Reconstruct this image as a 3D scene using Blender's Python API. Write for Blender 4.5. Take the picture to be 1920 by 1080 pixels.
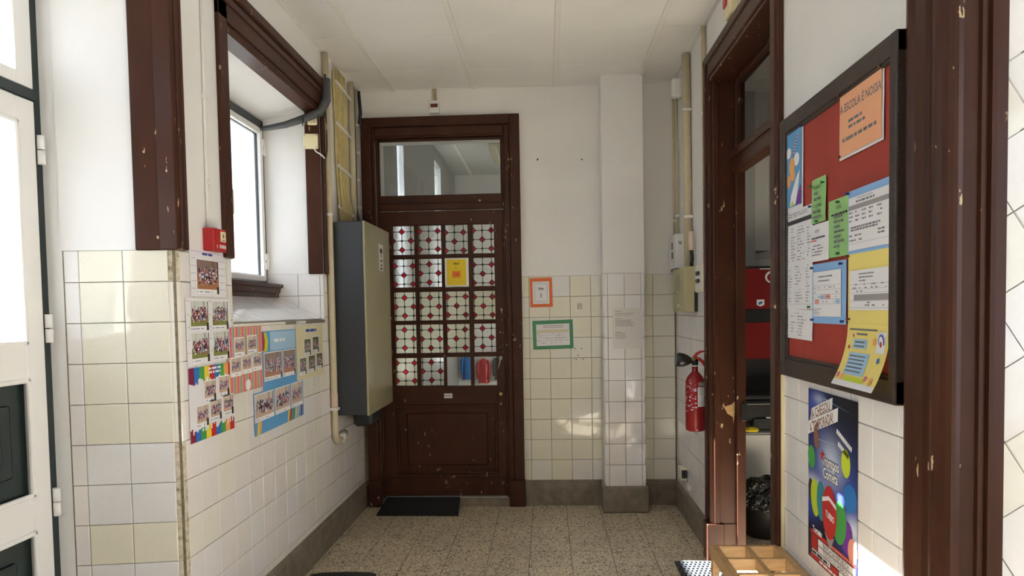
import bpy, bmesh, math, random
from mathutils import Matrix, Vector
random.seed(7)
for o in list(bpy.data.objects): bpy.data.objects.remove(o)
SC = bpy.context.scene
COL = SC.collection

# ------------------------------------------------------------------ camera, sky, sun, exposure
R2 = Vector((0.99866629, 0.04875409, -0.01699048)); U2 = Vector((0.01486884, 0.04355466, 0.99894039)); FW = Vector((-0.04944245, 0.99786073, -0.04277166))
cd = bpy.data.cameras.new('camera'); cam = bpy.data.objects.new('camera', cd); COL.objects.link(cam)
cam.matrix_world = Matrix(((R2.x, U2.x, -FW.x, 0), (R2.y, U2.y, -FW.y, 0), (R2.z, U2.z, -FW.z, 1.4728), (0, 0, 0, 1)))
cd.sensor_width = 36.0; cd.lens = 1322.9 * 36 / 1920; cd.shift_y = 98.55 / 1920; cd.clip_start = 0.02
SC.camera = cam

W = bpy.data.worlds.new('World'); SC.world = W; W.use_nodes = True
bg = W.node_tree.nodes['Background']; bg.inputs[0].default_value = (0.86, 0.94, 1.10, 1); bg.inputs[1].default_value = 2.2
sd = bpy.data.lights.new('sun', 'SUN'); sd.energy = 74.0; sd.angle = 0.0093; sd.color = (0.97, 0.98, 1.05)
so = bpy.data.objects.new('sun', sd); COL.objects.link(so)
so.rotation_euler = Vector((1.0, -0.07, -0.685)).to_track_quat('-Z', 'Y').to_euler(); so.location = (-6, 3, 5)
def portal(name, loc, d, sx, sy):
    a = bpy.data.lights.new(name, 'AREA'); a.shape = 'RECTANGLE'; a.size = sx; a.size_y = sy; a.cycles.is_portal = True
    o = bpy.data.objects.new(name, a); COL.objects.link(o); o.location = loc
    o.rotation_euler = Vector(d).to_track_quat('-Z', 'Z').to_euler()
portal('window_portal', (-1.86, 3.77, 2.15), (1, 0, 0), 1.1, 0.95)
portal('entrance_portal', (-1.90, 1.98, 2.0), (1, 0, 0), 1.0, 1.5)
portal('rear_fill_portal', (-1.86, -1.4, 2.42), (1, 0, 0), 1.8, 1.0)  # sampling portal at the added rear window
portal('stair_fill_portal', (3.33, -0.4, 1.7), (-1, 0, 0), 3.6, 2.4)  # sampling portal at the added stair hall window
SC.view_settings.view_transform = 'Standard'; SC.view_settings.look = 'None'
SC.view_settings.gamma = 1.0; SC.view_settings.use_curve_mapping = False
SC.view_settings.exposure = 0.80
SC.cycles.use_denoising = True
SC.cycles.max_bounces = 14; SC.cycles.diffuse_bounces = 8; SC.cycles.glossy_bounces = 5; SC.cycles.transparent_max_bounces = 16; SC.cycles.transmission_bounces = 8
SC.cycles.caustics_reflective = False; SC.cycles.caustics_refractive = False
SC.cycles.sample_clamp_indirect = 12.0

# ------------------------------------------------------------------ materials
def srgb(r, g, b):
    f = lambda c: (c / 12.92 if c <= 0.04045 else ((c + 0.055) / 1.055) ** 2.4)
    return (f(r / 255), f(g / 255), f(b / 255), 1)
MATS = {}
class NT:
    def __init__(s, name):
        s.m = bpy.data.materials.new(name); s.m.use_nodes = True; s.t = s.m.node_tree; s.b = s.t.nodes['Principled BSDF']; MATS[name] = s.m
    def n(s, typ, **kw):
        k = s.t.nodes.new(typ)
        for a, v in kw.items(): setattr(k, a, v)
        return k
    def l(s, a, b): s.t.links.new(a, b)
    def coord(s, kind='Object', scale=(1, 1, 1)):
        c = s.n('ShaderNodeTexCoord'); mp = s.n('ShaderNodeMapping'); mp.inputs['Scale'].default_value = scale
        s.l(c.outputs[kind], mp.inputs[0]); return mp.outputs[0]
    def noise(s, co, scale, detail=3, rough=0.55):
        k = s.n('ShaderNodeTexNoise'); k.inputs['Scale'].default_value = scale; k.inputs['Detail'].default_value = detail; k.inputs['Roughness'].default_value = rough
        s.l(co, k.inputs['Vector']); return k.outputs[0]
    def ramp(s, fac, stops, interp='LINEAR'):
        k = s.n('ShaderNodeValToRGB'); k.color_ramp.interpolation = interp
        e = k.color_ramp.elements
        while len(e) < len(stops): e.new(0.5)
        for el, (p, c) in zip(e, stops): el.position = p; el.color = c if len(c) == 4 else (*c, 1)
        s.l(fac, k.inputs[0]); return k.outputs[0]
    def mix(s, fac, a, b, mode='MIX'):
        k = s.n('ShaderNodeMix', data_type='RGBA', blend_type=mode)
        for i, v in ((0, fac), (6, a), (7, b)):
            if hasattr(v, 'default_value') or hasattr(v, 'is_linked'): s.l(v, k.inputs[i])
            else: k.inputs[i].default_value = v
        return k.outputs[2]
    def math(s, op, a, b=0.5):
        k = s.n('ShaderNodeMath', operation=op)
        for i, v in ((0, a), (1, b)):
            if hasattr(v, 'is_linked'): s.l(v, k.inputs[i])
            else: k.inputs[i].default_value = v
        return k.outputs[0]
    def bump(s, h, strength, dist=0.01):
        k = s.n('ShaderNodeBump'); k.inputs['Strength'].default_value = strength; k.inputs['Distance'].default_value = dist
        s.l(h, k.inputs['Height']); s.l(k.outputs[0], s.b.inputs['Normal'])
    def base(s, c):
        if hasattr(c, 'is_linked'): s.l(c, s.b.inputs['Base Color'])
        else: s.b.inputs['Base Color'].default_value = c
    def set(s, **kw):
        for a, v in kw.items(): s.b.inputs[a.replace('_', ' ')].default_value = v
        return s
def plain(name, c, rough=0.5, metal=0.0, var=0.0, scale=20, bump=0.0, spec=0.5):
    if name in MATS: return MATS[name]
    k = NT(name); k.set(Roughness=rough, Metallic=metal, Specular_IOR_Level=spec)
    if var > 0 or bump > 0:
        co = k.coord(); f = k.noise(co, scale)
        d = tuple(max(0, x * (1 - var)) for x in c[:3]) + (1,); u = tuple(min(1, x * (1 + var)) for x in c[:3]) + (1,)
        k.base(k.ramp(f, [(0.3, d), (0.7, u)]))
        if bump > 0: k.bump(f, bump)
    else: k.base(c)
    return k.m
def ceramic(name, c):
    k = NT(name); co = k.coord('Object'); c2 = k.n('ShaderNodeNewGeometry')
    f = k.noise(c2.outputs['Position'], 5.5, 2); f2 = k.noise(c2.outputs['Position'], 60, 2)
    d = tuple(x * 0.975 for x in c[:3]) + (1,)
    k.base(k.ramp(f2, [(0.3, d), (0.65, c)])); k.set(Roughness=0.07, IOR=1.55)
    k.bump(k.noise(c2.outputs['Position'], 9, 1), 0.16, 0.012)
    return k.m
ceramic('tile_cream', (0.78, 0.745, 0.62, 1)); ceramic('tile_white', (0.78, 0.765, 0.765, 1)); ceramic('tile_pink', (0.77, 0.74, 0.715, 1)); ceramic('tile_ivory', (0.78, 0.76, 0.69, 1))
def wall_paint(name, c):
    k = NT(name); g = k.n('ShaderNodeNewGeometry'); f = k.noise(g.outputs['Position'], 2.2, 4); f2 = k.noise(g.outputs['Position'], 25, 4)
    d = tuple(x * 0.95 for x in c[:3]) + (1,)
    k.base(k.ramp(f, [(0.35, d), (0.65, c)])); k.set(Roughness=0.42); k.bump(f2, 0.10, 0.01)
    return k.m
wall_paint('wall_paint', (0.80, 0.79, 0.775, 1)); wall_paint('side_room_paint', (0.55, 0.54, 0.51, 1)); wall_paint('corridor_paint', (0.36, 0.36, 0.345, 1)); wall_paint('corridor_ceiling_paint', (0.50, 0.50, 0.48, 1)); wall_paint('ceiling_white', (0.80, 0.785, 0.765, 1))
plain('grout', (0.21, 0.175, 0.12, 1), 0.9, var=0.35, scale=40)
k = NT('brown_paint'); g = k.n('ShaderNodeNewGeometry')
mp = k.n('ShaderNodeMapping'); mp.inputs['Scale'].default_value = (1, 1, 0.45); k.l(g.outputs['Position'], mp.inputs[0])
f1 = k.noise(mp.outputs[0], 38, 3); f2 = k.noise(g.outputs['Position'], 2.6, 2)
chip = k.math('MULTIPLY', k.ramp(f1, [(0.675, (0, 0, 0)), (0.69, (1, 1, 1))]), k.ramp(f2, [(0.49, (0, 0, 0)), (0.55, (1, 1, 1))]))
tone = k.ramp(k.noise(mp.outputs[0], 9, 4), [(0.3, (0.044, 0.0150, 0.0082, 1)), (0.7, (0.064, 0.0230, 0.0130, 1))])
k.base(k.mix(chip, tone, (0.50, 0.37, 0.22, 1))); k.set(Roughness=0.36, Specular_IOR_Level=0.2); k.bump(f1, 0.12, 0.004)
k = NT('dark_wood'); g = k.n('ShaderNodeNewGeometry'); mp = k.n('ShaderNodeMapping'); mp.inputs['Scale'].default_value = (8, 1, 8); k.l(g.outputs['Position'], mp.inputs[0])
f = k.noise(mp.outputs[0], 12, 5); k.base(k.ramp(f, [(0.3, (0.018, 0.011, 0.008, 1)), (0.75, (0.052, 0.030, 0.020, 1))])); k.set(Roughness=0.45); k.bump(f, 0.15, 0.003)
k = NT('pale_wood'); co = k.coord('Object', (2, 12, 12)); f = k.noise(co, 6, 4); k.base(k.ramp(f, [(0.3, (0.38, 0.225, 0.095, 1)), (0.7, (0.52, 0.335, 0.16, 1))])); k.set(Roughness=0.45)
# terrazzo floor
k = NT('terrazzo'); g = k.n('ShaderNodeNewGeometry')
v = k.n('ShaderNodeTexVoronoi'); v.inputs['Scale'].default_value = 120; v.inputs['Randomness'].default_value = 1; k.l(g.outputs['Position'], v.inputs['Vector'])
sep = k.n('ShaderNodeSeparateColor'); k.l(v.outputs['Color'], sep.inputs[0])
c = k.ramp(sep.outputs[0], [(0.0, (0.10, 0.07, 0.045, 1)), (0.14, (0.78, 0.66, 0.47, 1)), (0.55, (0.69, 0.57, 0.395, 1)), (0.8, (0.84, 0.76, 0.61, 1))], 'CONSTANT')
v2 = k.n('ShaderNodeTexVoronoi'); v2.inputs['Scale'].default_value = 260; k.l(g.outputs['Position'], v2.inputs['Vector'])
sep2 = k.n('ShaderNodeSeparateColor'); k.l(v2.outputs['Color'], sep2.inputs[0])
c2 = k.mix(k.ramp(sep2.outputs[1], [(0.10, (1, 1, 1)), (0.12, (0, 0, 0))]), c, (0.12, 0.09, 0.06, 1))
dirt = k.ramp(k.noise(g.outputs['Position'], 2.0, 4), [(0.3, (0.8, 0.8, 0.8, 1)), (0.7, (1, 1, 1, 1))])
k.base(k.mix(1.0, c2, dirt, 'MULTIPLY')); k.set(Roughness=0.33)
k = NT('baseboard_stone'); g = k.n('ShaderNodeNewGeometry'); f = k.noise(g.outputs['Position'], 14, 5); k.base(k.ramp(f, [(0.3, (0.15, 0.122, 0.088, 1)), (0.7, (0.25, 0.215, 0.165, 1))])); k.set(Roughness=0.5); k.bump(f, 0.2, 0.004)
k = NT('worn_corner'); g = k.n('ShaderNodeNewGeometry'); f = k.noise(g.outputs['Position'], 45, 5); k.base(k.ramp(f, [(0.32, (0.24, 0.19, 0.12, 1)), (0.5, (0.52, 0.46, 0.34, 1)), (0.7, (0.62, 0.58, 0.48, 1))])); k.set(Roughness=0.7); k.bump(f, 0.3, 0.004)
k = NT('outside_stone'); g = k.n('ShaderNodeNewGeometry'); f = k.noise(g.outputs['Position'], 30, 5); k.base(k.ramp(f, [(0.3, (0.30, 0.29, 0.26, 1)), (0.7, (0.62, 0.60, 0.56, 1))])); k.set(Roughness=0.85); k.bump(f, 0.3, 0.01)
plain('outside_ground', (0.10, 0.098, 0.092, 1), 0.9, var=0.15, scale=4)
plain('pvc_white', (0.80, 0.79, 0.77, 1), 0.28); plain('green_paint', (0.010, 0.020, 0.019, 1), 0.35, var=0.2); plain('black_rubber', (0.055, 0.056, 0.058, 1), 0.42)
plain('conduit_cream', (0.56, 0.49, 0.335, 1), 0.4, var=0.06); plain('conduit_grey', (0.42, 0.40, 0.36, 1), 0.4); plain('conduit_pink', (0.70, 0.55, 0.44, 1), 0.45); plain('clip_white', (0.74, 0.72, 0.68, 1), 0.4)
plain('cable_yellow', (0.56, 0.465, 0.21, 1), 0.5, var=0.12); plain('cable_dark', (0.025, 0.027, 0.03, 1), 0.5); plain('cable_teal', (0.085, 0.09, 0.092, 1), 0.6)
plain('cabinet_grey', (0.036, 0.039, 0.046, 1), 0.4); plain('cabinet_olive', (0.335, 0.305, 0.185, 1), 0.38, var=0.04, scale=4)
plain('plastic_white', (0.72, 0.71, 0.69, 1), 0.35); plain('plastic_cream', (0.78, 0.69, 0.44, 1), 0.4); plain('plastic_ivory', (0.72, 0.66, 0.53, 1), 0.4); plain('plastic_black', (0.012, 0.012, 0.013, 1), 0.35); plain('plastic_bluegrey', (0.42, 0.43, 0.46, 1), 0.4)
plain('olive_plastic', (0.44, 0.395, 0.225, 1), 0.4)
plain('extinguisher_red', (0.27, 0.012, 0.014, 1), 0.25); plain('alarm_red', (0.42, 0.012, 0.014, 1), 0.35); plain('dark_red', (0.12, 0.008, 0.01, 1), 0.3); plain('machine_red', (0.17, 0.006, 0.006, 1), 0.3)
plain('brass', (0.45, 0.33, 0.14, 1), 0.35, 1.0); plain('steel', (0.5, 0.5, 0.5, 1), 0.3, 1.0); plain('aluminium', (0.62, 0.6, 0.56, 1), 0.35, 0.9)
k = NT('board_red'); g = k.n('ShaderNodeNewGeometry'); f = k.noise(g.outputs['Position'], 5, 4); k.base(k.ramp(f, [(0.3, (0.30, 0.028, 0.016, 1)), (0.7, (0.37, 0.038, 0.022, 1))])); k.set(Roughness=0.6); k.bump(k.noise(g.outputs['Position'], 400, 2), 0.1, 0.002)
for nm, c in dict(paper_white=(0.76, 0.755, 0.78, 1), paper_orange=(0.80, 0.385, 0.215, 1), paper_green=(0.29, 0.54, 0.20, 1), paper_blue=(0.24, 0.44, 0.74, 1), paper_yellow=(0.82, 0.68, 0.20, 1), paper_gold=(0.80, 0.60, 0.02, 1), tape_green=(0.05, 0.24, 0.11, 1), tape_orange=(0.72, 0.14, 0.02, 1),
    sticky_orange=(0.85, 0.20, 0.02, 1), ink=(0.02, 0.02, 0.025, 1), ink_grey=(0.16, 0.16, 0.17, 1), ink_light=(0.36, 0.36, 0.38, 1), ink_red=(0.55, 0.04, 0.03, 1), ink_blue=(0.05, 0.10, 0.42, 1), print_sky=(0.10, 0.32, 0.60, 1), print_pale_blue=(0.35, 0.55, 0.75, 1),
    print_pink=(0.66, 0.14, 0.27, 1), print_orange=(0.80, 0.38, 0.12, 1), print_teal=(0.18, 0.42, 0.38, 1), print_green=(0.06, 0.34, 0.07, 1), print_yellow=(0.80, 0.60, 0.05, 1), print_red=(0.50, 0.02, 0.02, 1), print_maroon=(0.22, 0.01, 0.05, 1), print_blue=(0.02, 0.16, 0.48, 1), print_purple=(0.16, 0.03, 0.30, 1),
    print_salmon=(0.72, 0.30, 0.22, 1), print_lilac=(0.55, 0.45, 0.58, 1), print_white=(0.80, 0.80, 0.80, 1), print_beige=(0.66, 0.60, 0.40, 1), print_lime=(0.50, 0.62, 0.03, 1), print_grey=(0.30, 0.29, 0.29, 1), print_dark=(0.03, 0.03, 0.035, 1), print_brown=(0.24, 0.10, 0.05, 1), print_cyan=(0.03, 0.22, 0.26, 1), pin_blue=(0.02, 0.04, 0.22, 1), pin_green=(0.01, 0.16, 0.05, 1), pin_brown=(0.16, 0.05, 0.02, 1)).items():
    plain(nm, c, 0.55 if nm.startswith(('paper', 'print', 'ink')) else 0.4)
plain('film', (0.68, 0.66, 0.63, 1), 0.25)
def glass(name, tint=(1, 1, 1, 1), rough=0.02):
    k = NT(name); tr = k.n('ShaderNodeBsdfTransparent'); tr.inputs[0].default_value = tint
    gl = k.n('ShaderNodeBsdfGlossy'); gl.inputs['Roughness'].default_value = rough
    lw = k.n('ShaderNodeLayerWeight'); lw.inputs[0].default_value = 0.5
    fr = k.n('ShaderNodeMath', operation='MULTIPLY_ADD'); k.l(k.math('POWER', lw.outputs['Facing'], 5.0), fr.inputs[0]); fr.inputs[1].default_value = 0.9; fr.inputs[2].default_value = 0.03
    mx = k.n('ShaderNodeMixShader'); k.l(fr.outputs[0], mx.inputs[0]); k.l(tr.outputs[0], mx.inputs[1]); k.l(gl.outputs[0], mx.inputs[2])
    k.l(mx.outputs[0], k.t.nodes['Material Output'].inputs['Surface']); return k.m
glass('clear_glass', (0.94, 0.96, 0.95, 1))
glass('transom_glass', (0.72, 0.73, 0.73, 1))
def stained(name, c, rough, b=0.35):
    k = NT(name); k.base(c); k.set(Roughness=rough, IOR=1.25, Transmission_Weight=1.0)
    g = k.n('ShaderNodeNewGeometry'); k.bump(k.noise(g.outputs['Position'], 90, 2), b, 0.004); return k.m
stained('ripple_glass', (0.74, 0.75, 0.74, 1), 0.17); stained('red_glass', (0.36, 0.008, 0.018, 1), 0.3); stained('green_glass', (0.2, 0.42, 0.34, 1), 0.3); stained('yellowed_glass', (0.66, 0.64, 0.50, 1), 0.40)
plain('lead', (0.02, 0.035, 0.032, 1), 0.5)
def photo_mat(name, ground, sky, pal, s=(16, 11, 1)):
    k = NT(name); c = k.n('ShaderNodeTexCoord'); oi = k.n('ShaderNodeObjectInfo')
    ad = k.n('ShaderNodeVectorMath', operation='ADD'); k.l(c.outputs['Generated'], ad.inputs[0]); k.l(oi.outputs['Random'], ad.inputs[1])
    mp = k.n('ShaderNodeMapping'); mp.inputs['Scale'].default_value = s; k.l(ad.outputs[0], mp.inputs[0])
    v = k.n('ShaderNodeTexVoronoi'); v.inputs['Scale'].default_value = 1; k.l(mp.outputs[0], v.inputs['Vector'])
    sp = k.n('ShaderNodeSeparateColor'); k.l(v.outputs['Color'], sp.inputs[0])
    people = k.ramp(sp.outputs[0], [(i / len(pal), q) for i, q in enumerate(pal)], 'CONSTANT')
    xyz = k.n('ShaderNodeSeparateXYZ'); k.l(c.outputs['Generated'], xyz.inputs[0])
    y = k.math('ADD', xyz.outputs[1], k.math('MULTIPLY', k.math('SUBTRACT', sp.outputs[1], 0.5), 0.16))
    x = k.math('ABSOLUTE', k.math('SUBTRACT', xyz.outputs[0], 0.5))
    crowd = k.math('MULTIPLY', k.math('MULTIPLY', k.math('GREATER_THAN', y, 0.20), k.math('LESS_THAN', y, 0.72)), k.math('LESS_THAN', x, 0.43))
    trunk = k.math('MULTIPLY', k.math('GREATER_THAN', k.noise(k.math('MULTIPLY', xyz.outputs[0], 1.0), 9, 1), 0.60), 1.0)
    back = k.mix(k.math('GREATER_THAN', xyz.outputs[1], 0.40), ground, k.mix(trunk, sky, (0.05, 0.04, 0.03, 1)))
    k.base(k.mix(crowd, back, people)); k.set(Roughness=0.35); return k.m
PAL = [(0.03, 0.03, 0.04), (0.55, 0.38, 0.30), (0.42, 0.06, 0.10), (0.62, 0.62, 0.64), (0.08, 0.12, 0.28), (0.05, 0.04, 0.04), (0.55, 0.18, 0.22), (0.25, 0.34, 0.45), (0.50, 0.36, 0.28), (0.02, 0.02, 0.02)]
photo_mat('photo_park', (0.22, 0.24, 0.06, 1), (0.62, 0.64, 0.60, 1), PAL)
photo_mat('photo_hall', (0.40, 0.17, 0.08, 1), (0.24, 0.16, 0.13, 1), PAL, (19, 15, 1))
photo_mat('photo_yard', (0.55, 0.40, 0.30, 1), (0.60, 0.50, 0.42, 1), PAL, (15, 9, 1))
photo_mat('photo_dark', (0.10, 0.14, 0.16, 1), (0.10, 0.13, 0.05, 1), PAL[:6] + [(0.2, 0.1, 0.15)], (13, 10, 1))
# deep blue space background print of the tournament poster
k = NT('poster_print'); c = k.n('ShaderNodeTexCoord'); sx = k.n('ShaderNodeSeparateXYZ'); k.l(c.outputs['Generated'], sx.inputs[0])
def blob(cx, cy, rx, ry):
    a = k.math('POWER', k.math('DIVIDE', k.math('SUBTRACT', sx.outputs[0], cx), rx), 2.0); b = k.math('POWER', k.math('DIVIDE', k.math('SUBTRACT', sx.outputs[1], cy), ry), 2.0)
    return k.math('POWER', 2.718, k.math('MULTIPLY', k.math('ADD', a, b), -1.0))
blue = k.math('ADD', k.math('ADD', blob(0.15, 0.90, 0.25, 0.12), blob(0.45, 0.55, 0.6, 0.20)), k.math('ADD', blob(0.95, 0.28, 0.3, 0.2), blob(0.05, 0.30, 0.15, 0.08)))
white = k.math('ADD', k.math('MULTIPLY', blob(0.12, 0.45, 0.22, 0.05), 0.9), k.math('ADD', k.math('MULTIPLY', blob(0.5, 0.62, 0.22, 0.12), 0.8), k.math('ADD', blob(0.95, 0.33, 0.14, 0.07), k.math('MULTIPLY', blob(0.25, 0.95, 0.12, 0.03), 0.5))))
b1 = k.mix(k.math('MINIMUM', blue, 1.0), (0.006, 0.006, 0.010, 1), (0.035, 0.065, 0.34, 1))
k.base(k.mix(k.math('MINIMUM', white, 1.0), b1, (0.62, 0.68, 0.82, 1))); k.set(Roughness=0.5, Specular_IOR_Level=0.25)
k = NT('bag_plastic'); g = k.n('ShaderNodeNewGeometry'); k.base((0.012, 0.012, 0.013, 1)); k.set(Roughness=0.22); k.bump(k.noise(g.outputs['Position'], 22, 3), 0.9, 0.03)
k = NT('doormat_black'); g = k.n('ShaderNodeNewGeometry'); k.base((0.008, 0.0085, 0.0095, 1)); k.set(Roughness=0.9); k.bump(k.noise(g.outputs['Position'], 300, 2), 0.6, 0.004)
k = NT('doormat_grey'); g = k.n('ShaderNodeNewGeometry'); f = k.noise(g.outputs['Position'], 260, 2); k.base(k.ramp(f, [(0.3, (0.012, 0.012, 0.012, 1)), (0.7, (0.05, 0.05, 0.05, 1))])); k.set(Roughness=0.95); k.bump(f, 0.8, 0.006)
M = MATS

# ------------------------------------------------------------------ mesh helpers
class MB:
    def __init__(s): s.bm = bmesh.new(); s.mi = 0
    def box(s, x0, x1, y0, y1, z0, z1, b=0.0, seg=1):
        x0, x1 = sorted((x0, x1)); y0, y1 = sorted((y0, y1)); z0, z1 = sorted((z0, z1))
        v = [s.bm.verts.new(p) for p in ((x0, y0, z0), (x1, y0, z0), (x1, y1, z0), (x0, y1, z0), (x0, y0, z1), (x1, y0, z1), (x1, y1, z1), (x0, y1, z1))]
        fs = [s.bm.faces.new([v[i] for i in q]) for q in ((0, 3, 2, 1), (4, 5, 6, 7), (0, 1, 5, 4), (1, 2, 6, 5), (2, 3, 7, 6), (3, 0, 4, 7))]
        if b > 0:
            es = list({e for f in fs for e in f.edges})
            bmesh.ops.bevel(s.bm, geom=es, offset=b, segments=seg, affect='EDGES', profile=0.5)
        return s
    def poly(s, pts): s.bm.faces.new([s.bm.verts.new(p) for p in pts]); return s
    def prism(s, pts, axis, a, b):                      # polygon in the plane normal to axis, extruded from a to b
        def P(p, t): return {'x': (t, p[0], p[1]), 'y': (p[0], t, p[1]), 'z': (p[0], p[1], t)}[axis]
        A = [s.bm.verts.new(P(p, a)) for p in pts]; B = [s.bm.verts.new(P(p, b)) for p in pts]; n = len(pts)
        s.bm.faces.new(A); s.bm.faces.new(B[::-1])
        for i in range(n): s.bm.faces.new((A[i], B[i], B[(i + 1) % n], A[(i + 1) % n]))
        bmesh.ops.recalc_face_normals(s.bm, faces=list(s.bm.faces)); return s
    def tube(s, pts, r, n=10, caps=True, smooth=True):
        pts = [Vector(p) for p in pts]; rs = r if isinstance(r, (list, tuple)) else [r] * len(pts)
        rings = []; t0 = (pts[1] - pts[0]).normalized(); up = Vector((0, 0, 1)) if abs(t0.z) < 0.9 else Vector((1, 0, 0)); a = t0.cross(up).normalized()
        for i, p in enumerate(pts):
            t = (pts[min(i + 1, len(pts) - 1)] - pts[max(i - 1, 0)]).normalized()
            a = (a - t * a.dot(t)).normalized(); b = t.cross(a)
            rings.append([s.bm.verts.new(p + (a * math.cos(2 * math.pi * q / n) + b * math.sin(2 * math.pi * q / n)) * rs[i]) for q in range(n)])
        for i in range(len(rings) - 1):
            for q in range(n):
                f = s.bm.faces.new((rings[i][q], rings[i][(q + 1) % n], rings[i + 1][(q + 1) % n], rings[i + 1][q])); f.smooth = smooth
        if caps: s.bm.faces.new(rings[0][::-1]); s.bm.faces.new(rings[-1])
        return s
    def lathe(s, prof, n=24, c=(0, 0, 0), smooth=True):   # (r, z) about the z axis
        rings = [[s.bm.verts.new((c[0] + r * math.cos(2 * math.pi * q / n), c[1] + r * math.sin(2 * math.pi * q / n), c[2] + z)) for q in range(n)] for r, z in prof]
        for i in range(len(rings) - 1):
            for q in range(n):
                f = s.bm.faces.new((rings[i][q], rings[i][(q + 1) % n], rings[i + 1][(q + 1) % n], rings[i + 1][q])); f.smooth = smooth
        s.bm.faces.new(rings[0][::-1]); s.bm.faces.new(rings[-1]); return s
    def disc(s, cx, cy, rx, ry, z=0.0, n=16, rot=0.0):
        c, d = math.cos(rot), math.sin(rot)
        return s.poly([(cx + rx * math.cos(2 * math.pi * i / n) * c - ry * math.sin(2 * math.pi * i / n) * d, cy + rx * math.cos(2 * math.pi * i / n) * d + ry * math.sin(2 * math.pi * i / n) * c, z) for i in range(n)])
    def xf(s, m): bmesh.ops.transform(s.bm, matrix=m, verts=list(s.bm.verts)); return s
    def mesh(s, name, mat):
        me = bpy.data.meshes.new(name); s.bm.normal_update(); s.bm.to_mesh(me); s.bm.free()
        if mat: me.materials.append(M[mat] if isinstance(mat, str) else mat)
        return me
def link(name, me, parent=None, mw=None, mat=None):
    o = bpy.data.objects.new(name, me); COL.objects.link(o)
    if parent: o.parent = parent
    if mw is not None: o.matrix_local = mw
    if mat: o.material_slots[0].link = 'OBJECT'; o.material_slots[0].material = M[mat]
    return o
def obj(name, mb, mat, parent=None, mw=None): return link(name, mb.mesh(name, mat), parent, mw)
def tag(o, label=None, cat=None, group=None, kind=None):
    if label: o['label'] = label
    if cat: o['category'] = cat
    if group: o['group'] = group
    if kind: o['kind'] = kind
    return o
def structure(name, mb, mat, label=None, cat=None): return tag(obj(name, mb, mat), label, cat, kind='structure')
def thing(name, label, cat, mw=None, group=None):
    o = bpy.data.objects.new(name, None); o.empty_display_size = 0.05; COL.objects.link(o)
    if mw is not None: o.matrix_world = mw
    return tag(o, label, cat, group)
def frame(o, right):
    r = Vector(right).normalized(); u = Vector((0, 0, 1)); n = r.cross(u)
    return Matrix(((r.x, u.x, n.x, o[0]), (r.y, u.y, n.y, o[1]), (r.z, u.z, n.z, o[2]), (0, 0, 0, 1)))
T = Matrix.Translation
RIGHT, LEFT, BACK = (0, -1, 0), (0, 1, 0), (1, 0, 0)
_tc = {}
def tile_mesh(w, h, t=0.007, gap=0.0025, b=0.0022):
    key = (round(w, 3), round(h, 3), t, gap)
    if key not in _tc:
        bm = bmesh.new(); g = gap / 2
        lo = [(g, g), (w - g, g), (w - g, h - g), (g, h - g)]; hi = [(g + b, g + b), (w - g - b, g + b), (w - g - b, h - g - b), (g + b, h - g - b)]
        A = [bm.verts.new((*p, 0)) for p in lo]; B = [bm.verts.new((*p, t - b * 0.7)) for p in lo]; C = [bm.verts.new((*p, t)) for p in hi]
        for P, Q in ((A, B), (B, C)):
            for i in range(4): bm.faces.new((P[i], P[(i + 1) % 4], Q[(i + 1) % 4], Q[i]))
        bm.faces.new(C); me = bpy.data.meshes.new('tile'); bm.to_mesh(me); bm.free(); me.materials.append(M['tile_white']); _tc[key] = me
    return _tc[key]
def minus(r, holes):
    out = [r]
    for hx0, hy0, hx1, hy1 in holes:
        nxt = []
        for x0, y0, x1, y1 in out:
            if hx0 >= x1 or hx1 <= x0 or hy0 >= y1 or hy1 <= y0: nxt.append((x0, y0, x1, y1)); continue
            if hx0 > x0: nxt.append((x0, y0, hx0, y1))
            if hx1 < x1: nxt.append((hx1, y0, x1, y1))
            a, b = max(x0, hx0), min(x1, hx1)
            if hy0 > y0: nxt.append((a, y0, b, hy0))
            if hy1 < y1: nxt.append((a, hy1, b, y1))
        out = nxt
    return [q for q in out if q[2] - q[0] > 0.008 and q[3] - q[1] > 0.008]
def tiling(wall, F, us, vs, pick, holes=(), name='tile'):
    us, vs = sorted(us), sorted(vs)
    for i in range(len(us) - 1):
        for j in range(len(vs) - 1):
            for (a, b, c, d) in minus((us[i], vs[j], us[i + 1], vs[j + 1]), holes):
                w, h = c - a, d - b
                rot = Matrix.Rotation(random.gauss(0, 0.0035), 4, 'X') @ Matrix.Rotation(random.gauss(0, 0.0035), 4, 'Y')
                mc = T((a + w / 2, b + h / 2, random.uniform(-0.0006, 0.0004))) @ rot @ T((-w / 2, -h / 2, 0))
                link(name, tile_mesh(w, h), wall, F @ mc, pick((a + c) / 2, (b + d) / 2))
def grid(a, b, ref, p):                                   # a, lines ref + k p between, b
    out = [a]; k = math.ceil((a - ref) / p + 1e-6); x = ref + k * p
    while x < b - 1e-4:
        if x - a > 0.006 and b - x > 0.006: out.append(x)
        x += p
    return out + [b]
_fc = {}
def text(name, s, size, mw, mat, parent, align='CENTER', sx=1.0, bold=0.0):
    c = bpy.data.curves.new('t', 'FONT'); c.body = s; c.size = size; c.align_x = align; c.resolution_u = 2; c.offset = bold
    o = bpy.data.objects.new('t', c); COL.objects.link(o); bpy.context.view_layer.update()
    me = bpy.data.meshes.new_from_object(o.evaluated_get(bpy.context.evaluated_depsgraph_get())); bpy.data.objects.remove(o); bpy.data.curves.remove(c)
    me.materials.clear(); me.materials.append(M[mat])
    return link(name, me, parent, mw @ Matrix.Diagonal((sx, 1, 1, 1)))
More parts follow.
